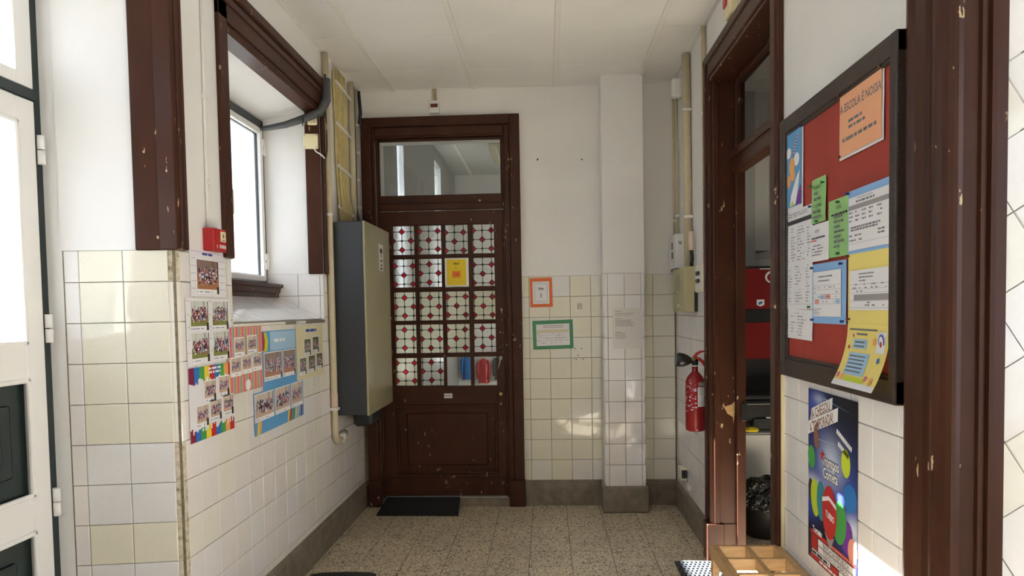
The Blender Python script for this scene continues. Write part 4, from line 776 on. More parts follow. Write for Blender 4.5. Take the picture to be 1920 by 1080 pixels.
part('wire', MB().tube([(-0.01, 0.07, 0.02), (-0.06, 0.08, 0.02), (-0.07, 0.03, 0.03), (-0.02, 0.0, 0.02)], 0.003, 6), 'conduit_grey', sk); part('label_tag', MB().box(0.12, 0.20, -0.045, -0.012, 0.0, 0.014, 0.003), 'plastic_white', sk)
ss = sheet('safety_sign', 'red and cream fire safety sign half hidden by the doorway casing', frame((XR - 0.003, 4.290, 1.335), RIGHT), 0.125, 0.222, 'ink_red', cat='sign'); rects('text_panel', [(0.055, 0.03, 0.118, 0.185)], 'plastic_ivory', ss, 0.0012); lines(ss, 0.06, 0.11, 0.05, 0.12, 4, 0.008, 'ink_light', 4, 1, 0.0016)

# fire extinguisher
fe = thing('fire_extinguisher', 'red fire extinguisher with black horn hanging on the right wall', 'extinguisher', T((0.880, 4.25, 0.735)))
part('cylinder', MB().lathe([(0.048, 0), (0.055, 0.006), (0.0575, 0.018), (0.0575, 0.285), (0.054, 0.305), (0.044, 0.325), (0.030, 0.342), (0.020, 0.352), (0.0175, 0.362), (0.0175, 0.385)], 32), 'extinguisher_red', fe)
part('collar', MB().lathe([(0.019, 0.385), (0.019, 0.392)], 20), 'plastic_white', fe)
def wrap(name, a0, a1, z0, z1, mat, r=0.0580):
    mb = MB(); n = 10
    for i in range(n):
        A, B = a0 + (a1 - a0) * i / n, a0 + (a1 - a0) * (i + 1) / n
        mb.poly([(r * math.cos(A), r * math.sin(A), z0), (r * math.cos(B), r * math.sin(B), z0), (r * math.cos(B), r * math.sin(B), z1), (r * math.cos(A), r * math.sin(A), z1)])
    return part(name, mb, mat, fe)
D_ = math.radians
wrap('label', D_(-86), D_(-18), 0.150, 0.265, 'paper_white'); wrap('label', D_(-82), D_(-24), 0.270, 0.315 - 0.02, 'print_grey'); wrap('label_dot', D_(-40), D_(-24), 0.180, 0.192, 'ink_red', 0.0584); wrap('label_dot', D_(-40), D_(-24), 0.196, 0.209, 'print_green', 0.0584)
for z in (0.160, 0.172, 0.222, 0.236, 0.250): wrap('label_print', D_(-82), D_(-48), z, z + 0.0035, 'ink_light', 0.0584)
rr = random.Random(2)
for k in range(34):
    a = D_(rr.uniform(-170, -98)); z = rr.uniform(0.115, 0.285); wrap('instruction_print', a, a + D_(rr.uniform(4, 14)), z, z + rr.uniform(0.003, 0.008), 'print_lilac', 0.0583)
part('valve', MB().lathe([(0.017, 0.392), (0.020, 0.40), (0.020, 0.425), (0.012, 0.436)], 18), 'plastic_black', fe)
hv = (-1.0, -0.05, 0.10); hq = Vector(hv).to_track_quat('Z', 'Y').to_matrix().to_4x4()
part('horn', MB().lathe([(0.012, 0.0), (0.016, 0.012), (0.030, 0.035), (0.040, 0.060), (0.043, 0.085), (0.040, 0.098), (0.030, 0.105)], 24).xf(T((-0.008, 0, 0.418)) @ hq), 'plastic_black', fe)
part('gauge', MB().lathe([(0.011, 0), (0.011, 0.008)], 14).xf(T((-0.012, -0.016, 0.43)) @ Matrix.Rotation(math.pi / 2, 4, 'X')), 'brass', fe)
part('lever', MB().tube([(-0.012, -0.004, 0.432), (0.012, -0.004, 0.462), (0.035, -0.004, 0.474), (0.062, -0.004, 0.474)], [0.010, 0.009, 0.007, 0.004], 8), 'alarm_red', fe)
part('carry_handle', MB().tube([(0.0, -0.004, 0.434), (0.025, -0.004, 0.430), (0.045, -0.004, 0.412), (0.066, -0.004, 0.382)], [0.011, 0.010, 0.010, 0.008], 8), 'alarm_red', fe)
part('bracket', MB().box(0.056, 0.078, -0.02, 0.02, 0.37, 0.43, 0.003), 'steel', fe)

# ------------------------------------------------------------------ notice board with papers
bf = thing('notice_board', 'red notice board in a dark wooden frame on the right wall', 'notice board', frame((XR, 2.855, 1.200), RIGHT))
BW, BH = 0.932, 0.992
part('panel', MB().box(0.05, BW - 0.03, 0.05, BH - 0.05, 0.004, 0.016), 'board_red', bf)
for nm, a in (('frame_rail', (0, BW, 0, 0.068)), ('frame_rail', (0, BW, BH - 0.060, BH))): part(nm, MB().box(a[0], a[1], a[2], a[3], 0, 0.030, 0.005, 2), 'dark_wood', bf)
for a in ((0, 0.058), (BW - 0.040, BW)): part('frame_stile', MB().box(a[0], a[1], 0.0, BH, 0, 0.031, 0.005, 2), 'dark_wood', bf)
part('frame_bead', MB().box(0.058, BW - 0.034, 0.064, 0.080, 0.01, 0.025, 0.005).box(0.058, BW - 0.034, BH - 0.072, BH - 0.056, 0.01, 0.025, 0.005).box(0.058, 0.070, 0.066, BH - 0.06, 0.01, 0.025, 0.004).box(BW - 0.046, BW - 0.034, 0.066, BH - 0.06, 0.01, 0.025, 0.004), 'dark_wood', bf)
KX = 0.937; kf = KX / 0.928
def brd(yl, yr, z0, z1, off=0.0):
    Y0, Y1 = yl * kf, yr * kf; A, B = 1.4728 + (z0 - 1.4728) * kf, 1.4728 + (z1 - 1.4728) * kf
    return frame((KX - off, Y0, A), RIGHT), Y0 - Y1, B - A
GP = 'papers pinned to the notice board'
F, w, h = brd(2.284, 1.994, 1.922, 2.134, 0.001); p = sheet('notice_sheet', 'orange landscape notice high on the red board reading A escola \u00e9 nossa', F, w, h, 'paper_white', GP, wav=0.001)
rects('orange_print', [(0.006, 0.008, w - 0.008, h - 0.008)], 'paper_orange', p, 0.0026); ptext(p, 'A ESCOLA \u00c9 NOSSA', w / 2, 0.142, 0.036, 'ink_grey', z=0.003, sx=0.86, bold=0.0006)
lines(p, 0.07, 0.21, 0.085, 0.103, 2, 0.009, 'ink_grey', 21, 0.95, 0.003, short=0.6); lines(p, 0.025, 0.255, 0.052, 0.052, 1, 0.010, 'ink_grey', 22, 1.0, 0.003); pins(p, [(0.008, h - 0.010), (w - 0.012, h - 0.012), (0.010, 0.012)], 'pin_brown')
F, w, h = brd(2.800, 2.600, 1.826, 2.128, 0.001); p = sheet('notice_sheet', 'blue illustrated sheet in the upper far corner of the red board', F, w, h, 'paper_white', GP, wav=0.001)
rects('blue_print', [(0.012, 0.015, w - 0.012, h - 0.012)], 'print_sky', p, 0.0026)
obj('white_balloon', MB().disc(0.058, 0.222, 0.028, 0.020, 0.003, 14), 'print_white', p); obj('white_balloon', MB().disc(0.142, 0.185, 0.028, 0.024, 0.003, 14), 'print_white', p); obj('orange_shape', MB().disc(0.095, 0.165, 0.030, 0.035, 0.0032, 12).disc(0.062, 0.115, 0.020, 0.026, 0.0032, 12).disc(0.105, 0.13, 0.025, 0.02, 0.0033, 12), 'print_orange', p)
obj('white_sweep', MB().poly([(0.07, 0.02, 0.0029), (0.13, 0.02, 0.0029), (0.155, 0.07, 0.0029), (0.175, 0.14, 0.0029), (0.135, 0.115, 0.0029), (0.085, 0.06, 0.0029)]), 'print_white', p); obj('purple_corner', MB().poly([(0.13, 0.017, 0.003), (w - 0.013, 0.017, 0.003), (w - 0.013, 0.09, 0.003), (0.155, 0.06, 0.003)]), 'print_purple', p); obj('yellow_corner', MB().poly([(0.075, 0.017, 0.0032), (0.11, 0.017, 0.0032), (0.10, 0.04, 0.0032)]), 'print_lime', p)
rects('striped_pole', [(0.105 + i * 0.006, 0.205 + i * 0.010, 0.118 + i * 0.006, 0.212 + i * 0.010) for i in range(7)], 'print_red', p, 0.0032); rects('striped_pole', [(0.108 + i * 0.006, 0.212 + i * 0.010, 0.121 + i * 0.006, 0.216 + i * 0.010) for i in range(7)], 'print_white', p, 0.0032); pins(p, [(0.008, h - 0.012), (w - 0.01, h - 0.012), (0.01, 0.01)], 'pin_blue')
F, w, h = brd(2.792, 2.508, 1.624, 1.826, 0.001); p = sheet('notice_sheet', 'white list with a black heading bar, topmost of the three stacked lists', F, w, h, 'paper_white', GP, wav=0.001)
rects('heading_bar', [(0.012, h - 0.052, w - 0.003, h - 0.037)], 'print_dark', p, 0.0026)
for u0, u1, s in ((0.01, 0.05, 31), (0.075, 0.125, 32), (0.14, 0.215, 33), (0.24, 0.272, 34)): lines(p, u0, u1, 0.015, h - 0.070, 12, 0.0032, 'ink_grey', s, 0.75, 0.0026, short=0.4)
lines(p, 0.03, 0.24, h - 0.024, h - 0.015, 2, 0.004, 'ink_light', 35, 0.9, 0.0026); pins(p, [(0.008, h - 0.012), (w - 0.012, h - 0.010)])
F, w, h = brd(2.792, 2.508, 1.459, 1.626, 0.002); p = sheet('notice_sheet', 'white list of short columns, middle of the three stacked lists', F, w, h, 'paper_white', GP, wav=0.001)
for u0, u1, s in ((0.01, 0.04, 41), (0.05, 0.095, 42), (0.12, 0.20, 43), (0.23, 0.272, 44)): lines(p, u0, u1, 0.028, h - 0.012, 13, 0.003, 'ink_grey', s, 0.7, 0.0026, short=0.4)
rects('rule', [(0.008, 0.018, w - 0.004, 0.0192)], 'ink_light', p, 0.0026); pins(p, [(w - 0.02, 0.008)], 'pin_green'); pins(p, [(0.006, 0.006)], 'pin_brown')
F, w, h = brd(2.790, 2.510, 1.351, 1.460, 0.001); p = sheet('notice_sheet', 'short white list, lowest of the three stacked lists', F, w, h, 'paper_white', GP, wav=0.0012, rot=-0.012)
for u0, u1, s in ((0.01, 0.05, 51), (0.07, 0.12, 52), (0.14, 0.235, 53)): lines(p, u0, u1, 0.014, h - 0.016, 8, 0.003, 'ink_grey', s, 0.7, 0.0030, short=0.4)
F, w, h = brd(2.522, 2.362, 1.622, 1.748, 0.004); p = sheet('notice_sheet', 'small white notice headed Aviso under the narrow green slip', F, w, h, 'paper_white', GP, wav=0.001)
ptext(p, 'AVISO', w * 0.42, h - 0.030, 0.016, z=0.003, sx=0.9); lines(p, 0.02, 0.14, h - 0.050, h - 0.050, 1, 0.005, 'ink', 61, 1, 0.0028); lines(p, 0.012, 0.06, h - 0.062, h - 0.058, 1, 0.004, 'ink_red', 62, 1, 0.0028); lines(p, 0.02, 0.13, 0.02, h - 0.076, 4, 0.0035, 'ink_grey', 63, 0.9, 0.0028, short=0.5)
F, w, h = brd(2.510, 2.388, 1.752, 1.902, 0.003); p = sheet('notice_sheet', 'narrow green slip pinned above the small white notice', F, w, h, 'paper_green', GP, wav=0.002)
ptext(p, 'PROIBIDO', w / 2, h - 0.036, 0.017, z=0.0044, sx=0.95); ptext(p, 'TELEM\u00d3VEL', w / 2, h - 0.098, 0.015, z=0.0044, sx=0.95); lines(p, 0.03, 0.09, h - 0.075, h - 0.055, 2, 0.009, 'ink_grey', 71, 1, 0.0044, short=0.6); lines(p, 0.02, 0.105, 0.016, 0.034, 2, 0.009, 'ink_grey', 72, 1, 0.0044, short=0.7); pins(p, [(0.010, h - 0.022), (w - 0.008, h - 0.024), (w / 2, 0.004)], 'pin_green', 0.003)
F, w, h = brd(2.369, 2.212, 1.625, 1.808, 0.002); p = sheet('notice_sheet', 'green notice headed Aviso beside the blue edged timetable', F, w, h, 'paper_green', GP, wav=0.001)
ptext(p, 'AVISO', w * 0.55, h - 0.034, 0.017, z=0.003, sx=0.9); lines(p, 0.05, 0.13, 0.030, h - 0.060, 7, 0.007, 'ink_grey', 81, 1, 0.0028, short=0.5); lines(p, 0.03, 0.15, h - 0.052, h - 0.052, 1, 0.006, 'ink', 82, 1, 0.0028); pins(p, [(w * 0.55, h - 0.012), (w * 0.55, 0.010)], 'pin_green')
F, w, h = brd(2.215, 1.951, 1.625, 1.815, 0.003); p = sheet('notice_sheet', 'timetable with a blue top edge and grey heading, upper near side of the board', F, w, h, 'paper_blue', GP, wav=0.0008)
rects('white_sheet', [(0.008, 0.010, w - 0.001, h - 0.022)], 'paper_white', p, 0.0022); rects('heading_bar', [(0.008, h - 0.060, w - 0.001, h - 0.046)], 'print_grey', p, 0.0026); lines(p, 0.06, 0.18, h - 0.041, h - 0.041, 1, 0.006, 'ink_grey', 91, 1, 0.0028); lines(p, 0.07, 0.17, h - 0.030, h - 0.030, 1, 0.003, 'ink_light', 90, 1, 0.0028)
for u in (0.012, 0.055, 0.10, 0.145, 0.195): lines(p, u, u + 0.032, h - 0.095, h - 0.070, 3, 0.0045, 'ink_grey', int(u * 999), 0.95, 0.0028, short=0.6)
lines(p, 0.025, 0.235, 0.068, 0.076, 2, 0.005, 'ink_grey', 95, 1, 0.0028, short=0.6); lines(p, 0.012, 0.10, 0.038, 0.052, 2, 0.0045, 'ink_grey', 96, 0.8, 0.0028); lines(p, 0.20, 0.24, 0.045, 0.055, 2, 0.0045, 'ink_grey', 97, 1, 0.0028); rects('rule', [(0.01, 0.03, w - 0.004, 0.031)], 'ink_light', p, 0.0026); pins(p, [(0.006, h - 0.006)])
F, w, h = brd(2.507, 2.230, 1.411, 1.613, 0.002); p = sheet('notice_sheet', 'blue bordered timetable with red and blue cells in the middle of the board', F, w, h, 'paper_blue', GP, wav=0.001)
rects('white_sheet', [(0.014, 0.024, w - 0.034, h - 0.028)], 'paper_white', p, 0.0026); lines(p, 0.06, 0.20, h - 0.062, h - 0.048, 2, 0.0045, 'ink_grey', 101, 1, 0.003, short=0.6)
rects('rule', [(0.016, y, w - 0.036, y + 0.001) for y in (0.066, 0.082, 0.098, 0.114, 0.128)], 'ink_light', p, 0.003); rects('red_cell', [(0.122, 0.083, 0.162, 0.097), (0.030, 0.067, 0.066, 0.081)], 'print_salmon', p, 0.003); rects('blue_cell', [(0.078, 0.083, 0.118, 0.097), (0.205, 0.067, 0.238, 0.081)], 'print_pale_blue', p, 0.003)
lines(p, 0.02, 0.23, 0.072, 0.120, 4, 0.003, 'ink_grey', 102, 0.3, 0.0032); lines(p, 0.018, 0.085, 0.030, 0.048, 4, 0.003, 'ink_light', 103, 1, 0.003, short=0.5); pins(p, [(0.008, h - 0.012), (w - 0.03, h - 0.012), (0.010, 0.012), (w - 0.018, 0.010)])
F, w, h = brd(2.216, 1.946, 1.411, 1.626, 0.002); p = sheet('notice_sheet', 'yellow bordered timetable below the blue edged one', F, w, h, 'paper_yellow', GP, wav=0.0008)
rects('white_sheet', [(0.014, 0.045, w - 0.001, h - 0.052)], 'paper_white', p, 0.0022); rects('heading_bar', [(0.045, 0.074, w - 0.001, 0.092)], 'print_grey', p, 0.0026); lines(p, 0.08, 0.19, h - 0.086, h - 0.066, 3, 0.004, 'ink_grey', 111, 1, 0.0026, short=0.3); lines(p, 0.02, 0.25, 0.10, 0.120, 3, 0.0035, 'ink_grey', 112, 0.35, 0.0026); lines(p, 0.09, 0.24, 0.058, 0.066, 2, 0.004, 'ink_grey', 113, 0.35, 0.0026)
rects('rule', [(0.016, y, w - 0.002, y + 0.001) for y in (0.052, 0.072, 0.096, 0.108, 0.122)], 'ink_light', p, 0.0024); pins(p, [(0.005, h - 0.006), (0.012, 0.018)], 'pin_brown')
F, w, h = brd(2.214, 1.946, 1.232, 1.414, 0.004)
p = sheet('flyer', 'yellow flyer with flowers curling off the bottom of the notice board', F, w, h, 'paper_yellow', GP, curl=0.050, ny=14)
def cz(y): return 0.050 * (1 - y / h) ** 2 + 0.0016
def curved(name, x0, x1, y0, y1, mat, e=0.0, n=6):
    mb = MB()
    for i in range(n):
        a, b = y0 + (y1 - y0) * i / n, y0 + (y1 - y0) * (i + 1) / n; mb.poly([(x0, a, cz(a) + e), (x1, a, cz(a) + e), (x1, b, cz(b) + e), (x0, b, cz(b) + e)])
    return obj(name, mb, mat, p)
curved('white_margin', 0.0, w, 0.0, 0.016, 'paper_white'); curved('blue_panel', 0.045, 0.175, 0.035, 0.100, 'print_pale_blue', 0.0004); curved('blue_panel', 0.055, 0.145, 0.112, 0.140, 'print_pale_blue', 0.0004); curved('white_panel', 0.205, 0.255, 0.105, 0.165, 'paper_white', 0.0004)
for y in (0.044, 0.055, 0.066, 0.077, 0.088): curved('printed_text', 0.05, 0.155, y, y + 0.004, 'ink_grey', 0.0008, 1)
for y in (0.117, 0.129): curved('printed_text', 0.065, 0.13, y, y + 0.005, 'ink_grey', 0.0008, 1)
curved('printed_text', 0.02, 0.20, 0.166, 0.171, 'ink_grey', 0.0006, 1); curved('printed_text', 0.07, 0.14, 0.152, 0.158, 'ink_grey', 0.0006, 1)
obj('crest', MB().disc(0.231, 0.135, 0.018, 0.024, cz(0.135) + 0.0014, 16), 'ink_blue', p); obj('crest', MB().disc(0.231, 0.135, 0.013, 0.018, cz(0.135) + 0.0018, 16), 'paper_white', p); obj('crest', MB().disc(0.231, 0.130, 0.006, 0.009, cz(0.13) + 0.0022, 12), 'ink_red', p)
for (x, y, c, r) in ((0.02, 0.03, 'print_pink', 0.013), (0.05, 0.026, 'print_orange', 0.012), (0.20, 0.032, 'print_pink', 0.012), (0.235, 0.028, 'print_orange', 0.014), (0.235, 0.085, 'print_blue', 0.012), (0.19, 0.135, 'print_orange', 0.016), (0.03, 0.115, 'print_red', 0.008), (0.05, 0.15, 'print_pink', 0.008)):
    obj('flower', MB().poly([(x + r * (1 if k % 2 else 0.5) * math.cos(k * math.pi / 6), y + r * (1 if k % 2 else 0.5) * math.sin(k * math.pi / 6), cz(y + r * (1 if k % 2 else 0.5) * math.sin(k * math.pi / 6)) + 0.0012) for k in range(12)]), c, p)
curved('grass_print', 0.07, 0.19, 0.017, 0.030, 'print_lime', 0.0004)

# ------------------------------------------------------------------ tournament poster
PW, PH = 0.405, 0.615
p = sheet('poster', 'dark blue spinning top tournament poster below the notice board', frame((XR - 0.0045, 2.612, 0.558), RIGHT), PW, PH, 'poster_print', cat='poster', rot=0.0)
def U(u, v): return (u * PW, v * PH)
def pdisc(name, u, v, ru, rv, mat, z, rot=0.0): return obj(name, MB().disc(u * PW, v * PH, ru * PW, rv * PH, z, 18, rot), mat, p)
r17 = 0.33
obj('title_backing', MB().poly([(*U(0.05, 0.815), 0.0014), (*U(0.53, 0.920), 0.0014), (*U(0.54, 0.985), 0.0014), (*U(0.08, 0.885), 0.0014)]), 'print_white', p); obj('title_backing', MB().poly([(*U(0.0, 0.725), 0.0014), (*U(0.645, 0.865), 0.0014), (*U(0.65, 0.94), 0.0014), (*U(0.01, 0.805), 0.0014)]), 'print_white', p)
ptext(p, 'J\u00c1 CHEGOU', *U(0.29, 0.868), 0.046, 'print_brown', r17, 0.0018, sx=0.72, bold=0.0008); ptext(p, 'A TEMPORADA!', *U(0.31, 0.795), 0.050, 'print_brown', r17, 0.0018, sx=0.62, bold=0.0008)
mb = MB()
for (u, v, n) in ((0.62, 0.80, 10), (0.65, 0.735, 7)):
    for i in range(n): a = Vector((*U(u, v), 0.0016)) + Vector((math.cos(-0.35), math.sin(-0.35), 0)) * i * 0.0125; mb.poly([tuple(a), tuple(a + Vector((0.009, -0.003, 0))), tuple(a + Vector((0.013, 0.013, 0))), tuple(a + Vector((0.003, 0.015, 0)))])
obj('slogan', mb, 'print_white', p)
mb = MB()
for (u, v, a, L) in ((0.35, 0.965, -0.1, 0.6), (0.2, 0.72, 0.05, 0.5), (0.6, 0.66, -0.45, 0.42)):
    c = Vector((*U(u, v), 0.0013)); d = Vector((math.cos(a), math.sin(a), 0)) * L * PW; nn_ = Vector((-d.y, d.x, 0)).normalized() * 0.0012; mb.poly([tuple(c - nn_), tuple(c + d), tuple(c + nn_)])
obj('light_streak', mb, 'print_pale_blue', p)
for args in (('spinning_top', 0.08, 0.600, 0.085, 0.068, 'print_green', 0.0016, 0.2), ('spinning_top', 0.19, 0.730, 0.055, 0.070, 'print_brown', 0.0016, 0.1), ('spinning_top', 0.80, 0.660, 0.085, 0.075, 'print_lime', 0.0016, 0.1), ('spinning_top', 0.88, 0.490, 0.12, 0.075, 'print_blue', 0.0016, 0.3),
             ('spinning_top', 0.07, 0.405, 0.06, 0.065, 'print_dark', 0.0015, 0.2), ('spinning_top', 0.165, 0.372, 0.10, 0.110, 'print_lime', 0.0016, 0.12), ('spinning_top', 0.30, 0.375, 0.095, 0.115, 'print_cyan', 0.0017, 0.06), ('spinning_top', 0.93, 0.225, 0.085, 0.068, 'print_salmon', 0.0017, -0.2), ('spinning_top', 0.82, 0.275, 0.11, 0.090, 'print_purple', 0.0015, -0.2), ('spinning_top', 0.685, 0.325, 0.13, 0.120, 'print_green', 0.0016, -0.12), ('spinning_top', 0.48, 0.340, 0.15, 0.150, 'print_red', 0.0019, 0.0)): pdisc(*args)
obj('top_band', MB().poly([(*U(0.33, 0.405), 0.0022), (*U(0.47, 0.432), 0.0022), (*U(0.62, 0.402), 0.0022), (*U(0.625, 0.378), 0.0022), (*U(0.48, 0.41), 0.0022), (*U(0.33, 0.38), 0.0022)]), 'print_white', p)
obj('top_tip', MB().poly([(*U(0.38, 0.215), 0.0018), (*U(0.58, 0.215), 0.0018), (*U(0.50, 0.130), 0.0018)]), 'print_grey', p)
ptext(p, 'TURBO', *U(0.49, 0.305), 0.030, 'print_white', -0.12, 0.0024, sx=0.75, bold=0.001)
for zz, mt, bo in ((0.0018, 'print_dark', 0.004), (0.0022, 'print_white', 0.0012)):
    ptext(p, 'Trompos', *U(0.50, 0.590), 0.052, mt, 0.0, zz, sx=0.72, bold=bo); ptext(p, 'Cometa', *U(0.50, 0.520), 0.052, mt, 0.0, zz, sx=0.72, bold=bo)
obj('star', MB().poly([(U(0.33, 0.64)[0] + 0.022 * (1 if k % 2 == 0 else 0.45) * math.cos(math.pi / 2 + k * math.pi / 5), U(0.33, 0.64)[1] + 0.022 * (1 if k % 2 == 0 else 0.45) * math.sin(math.pi / 2 + k * math.pi / 5), 0.0024) for k in range(10)]), 'print_red', p)
def prow(u0, u1, v0, v1, mat, z): return rects('info_band', [(*U(u0, v0), *U(u1, v1))], mat, p, z)
prow(0.02, 0.995, 0.0, 0.165, 'print_dark', 0.0015); prow(0.06, 0.995, 0.150, 0.172, 'print_red', 0.0017); prow(0.06, 0.995, 0.006, 0.030, 'print_red', 0.0017); prow(0.08, 0.22, 0.066, 0.144, 'print_red', 0.0017); prow(0.52, 0.66, 0.034, 0.060, 'print_red', 0.0017)
for (u0, u1, v0, v1) in ((0.24, 0.975, 0.108, 0.143), (0.24, 0.975, 0.068, 0.103), (0.10, 0.50, 0.034, 0.063), (0.68, 0.975, 0.034, 0.063)): prow(u0, u1, v0, v1, 'print_white', 0.0019)
ptext(p, 'Torneio', *U(0.22, 0.168), 0.030, 'print_white', 0, 0.0024, sx=0.85, bold=0.0012)
ptext(p, 'BANCA DA REPUBLICA', *U(0.61, 0.113), 0.0255, 'ink', 0, 0.0024, sx=0.80); ptext(p, 'TODOS OS SABADOS', *U(0.61, 0.073), 0.0255, 'ink', 0, 0.0024, sx=0.86); ptext(p, '15:30H', *U(0.83, 0.038), 0.024, 'ink', 0, 0.0024, sx=0.9)
lines(p, 0.045, 0.19, 0.024, 0.024, 1, 0.010, 'ink', 121, 1.0, 0.0024); lines(p, 0.11, 0.32, 0.008, 0.008, 1, 0.008, 'print_white', 122, 1.0, 0.0024); lines(p, 0.20, 0.39, 0.0955, 0.0955, 1, 0.006, 'print_salmon', 123, 1.0, 0.0024)

# ------------------------------------------------------------------ mats and rack on the floor
dm = MB(); bmq = [(-1.250, 4.995, 0.002), (-0.655, 4.990, 0.002), (-0.672, 5.235, 0.062), (-1.225, 5.240, 0.062)]
dm.poly([(x, y, z + 0.012) for x, y, z in bmq]); dm.poly([(x, y, z) for x, y, z in bmq][::-1])
for i in range(4): a, b = bmq[i], bmq[(i + 1) % 4]; dm.poly([a, b, (b[0], b[1], b[2] + 0.012), (a[0], a[1], a[2] + 0.012)])
tag(obj('door_mat', dm, 'doormat_black'), 'black rubber mat leaning on the threshold of the brown door', 'mat')
pts = [(-1.30, 2.6), (-0.96, 2.6), (-0.96, 3.80), (-0.975, 3.845), (-1.01, 3.868), (-1.15, 3.876), (-1.28, 3.862), (-1.33, 3.84), (-1.345, 3.80), (-1.345, 2.6)]
tag(obj('entrance_mat', MB().prism(pts, 'z', 0.001, 0.014), 'doormat_grey'), 'dark grey fibre mat along the foot of the left wall', 'mat')
rm = MB(); x0, x1, y0, y1 = 0.715, 0.935, 3.05, 4.052; nx, ny = 9, 30; sxp, syp = (x1 - x0) / nx, (y1 - y0) / ny
for j in range(ny + 1): rm.box(x0, x1, y0 + j * syp - 0.0065, y0 + j * syp + 0.0065, 0.001, 0.011)
for j in range(ny):
    for i in range(nx + 1):
        x = x0 + i * sxp + (sxp / 2 if j % 2 else 0)
        if x <= x1: rm.box(max(x0, x - 0.0055), min(x1, x + 0.0055), y0 + j * syp + 0.006, y0 + (j + 1) * syp - 0.006, 0.001, 0.011)
tag(obj('rubber_mat', rm, 'black_rubber'), 'perforated black rubber mat half in sunlight by the side doorway', 'mat')
rk = thing('wooden_rack', 'low pale wooden rack with an open gridded top in the foreground', 'rack', T((0.662, 2.05, 0.0)))
WD, LN, TZ = 0.281, 0.862, 0.492
for x in (0.0, WD - 0.030): part('side_rail', MB().box(x, x + 0.030, 0, LN, TZ - 0.050, TZ, 0.002), 'pale_wood', rk)
part('divider', MB().box(0.136, 0.156, 0.018, LN - 0.018, TZ - 0.045, TZ - 0.002, 0.0015), 'pale_wood', rk)
for y in (LN - 0.018, LN - 0.165, LN - 0.325, LN - 0.49, LN - 0.655, 0.0): part('cross_slat', MB().box(0.030, WD - 0.030, y, y + 0.018, TZ - 0.048, TZ - 0.001, 0.0015), 'pale_wood', rk)
for x in (0.0, WD - 0.03):
    for y in (0.0, LN - 0.03): part('leg', MB().box(x + 0.002, x + 0.028, y, y + 0.03, 0, TZ - 0.05, 0.002), 'pale_wood', rk)
for x in (0.004, WD - 0.024): part('stretcher', MB().box(x, x + 0.02, 0.03, LN - 0.03, 0.10, 0.14, 0.002), 'pale_wood', rk)

# ------------------------------------------------------------------ things in the side room and the corridor
vm = thing('vending_machine', 'red vending machine with black windows inside the side room', 'vending machine', frame((1.20, 5.20, 0.62), BACK))
part('body', MB().box(0.02, 0.98, 0, 1.14, -0.55, -0.005, 0.006), 'plastic_black', vm)
fp = part('front_panel', MB().box(0.045, 0.96, 0.47, 1.125, -0.005, 0.010, 0.004), 'machine_red', vm)
for a, b in ((0.10, 0.415), (0.445, 0.75)): part('display_window', MB().box(a, b, 0.735, 0.832, 0.008, 0.014, 0.004), 'plastic_black', fp)
part('sticker', MB().poly([(0.318, 0.90, 0.0125), (0.318, 0.862, 0.0125), (0.345, 0.850, 0.0125), (0.372, 0.862, 0.0125), (0.372, 0.90, 0.0125)]), 'print_white', fp); part('sticker_print', MB().disc(0.345, 0.876, 0.018, 0.010, 0.0130, 12, 0.5), 'print_blue', fp)
mb = MB(); arc = [(0.385 + 0.055 + 0.055 * math.cos(D_(a)), 1.060 + 0.042 * math.sin(D_(a))) for a in range(20, 270, 18)]
for i in range(len(arc) - 1):
    a, b = Vector((*arc[i], 0.0125)), Vector((*arc[i + 1], 0.0125)); d = (b - a).normalized(); n_ = Vector((-d.y, d.x, 0)) * (0.003 + 0.005 * math.sin(math.pi * i / (len(arc) - 1))); mb.poly([tuple(a - n_), tuple(b - n_), tuple(b + n_), tuple(a + n_)])
mb.poly([(0.34, 1.118, 0.0125), (0.60, 1.118, 0.0125), (0.60, 1.123, 0.0125), (0.34, 1.123, 0.0125)]); part('swirl_logo', mb, 'print_white', fp)
sc_ = thing('side_cabinet', 'white low cabinet under the printer in the side room', 'cabinet', frame((1.25, 4.92, 0.0), BACK))
part('body', MB().box(0, 0.8, 0.05, 0.60, -0.25, -0.012, 0.004), 'plastic_white', sc_); dd = part('cabinet_door', MB().box(0.005, 0.40, 0.06, 0.585, -0.012, 0.004, 0.003), 'plastic_white', sc_); part('knob', MB().lathe([(0.006, 0), (0.006, 0.012), (0.014, 0.018), (0.014, 0.026), (0.006, 0.030)], 14).xf(T((0.385, 0.50, 0.004))), 'steel', dd); part('top', MB().box(-0.01, 0.81, 0.60, 0.62, -0.26, 0.012, 0.003), 'plastic_black', sc_)
pr_ = thing('printer', 'black printer with a paper tray in front of the vending machine', 'printer', frame((1.30, 4.98, 0.622), BACK))
part('body', MB().box(0, 0.48, 0.0, 0.20, -0.18, 0.04, 0.02, 2), 'plastic_black', pr_); part('output_tray', MB().prism([(0.10, 0.0), (0.45, 0.0), (0.45, 0.02), (0.22, 0.075), (0.12, 0.07)], 'z', 0.03, 0.06), 'plastic_black', pr_); part('paper', MB().poly([(0.24, 0.035, 0.062), (0.45, 0.015, 0.062), (0.45, 0.085, 0.05), (0.20, 0.085, 0.05)]), 'print_white', pr_); part('lid', MB().box(0.02, 0.46, 0.20, 0.235, -0.16, 0.02, 0.01, 2), 'plastic_black', pr_); part('trim_line', MB().box(0.0, 0.48, 0.17, 0.175, 0.038, 0.042), 'print_grey', pr_)
tag(obj('cleaning_cloth', MB().lathe([(0.045, 0), (0.055, 0.012), (0.035, 0.026), (0.02, 0.03)], 9, smooth=False).xf(T((1.385, 4.86, 0.62)) @ Matrix.Diagonal((1.0, 0.7, 1, 1))), 'paper_gold'), 'crumpled yellow cloth on the edge of the white cabinet', 'cloth')
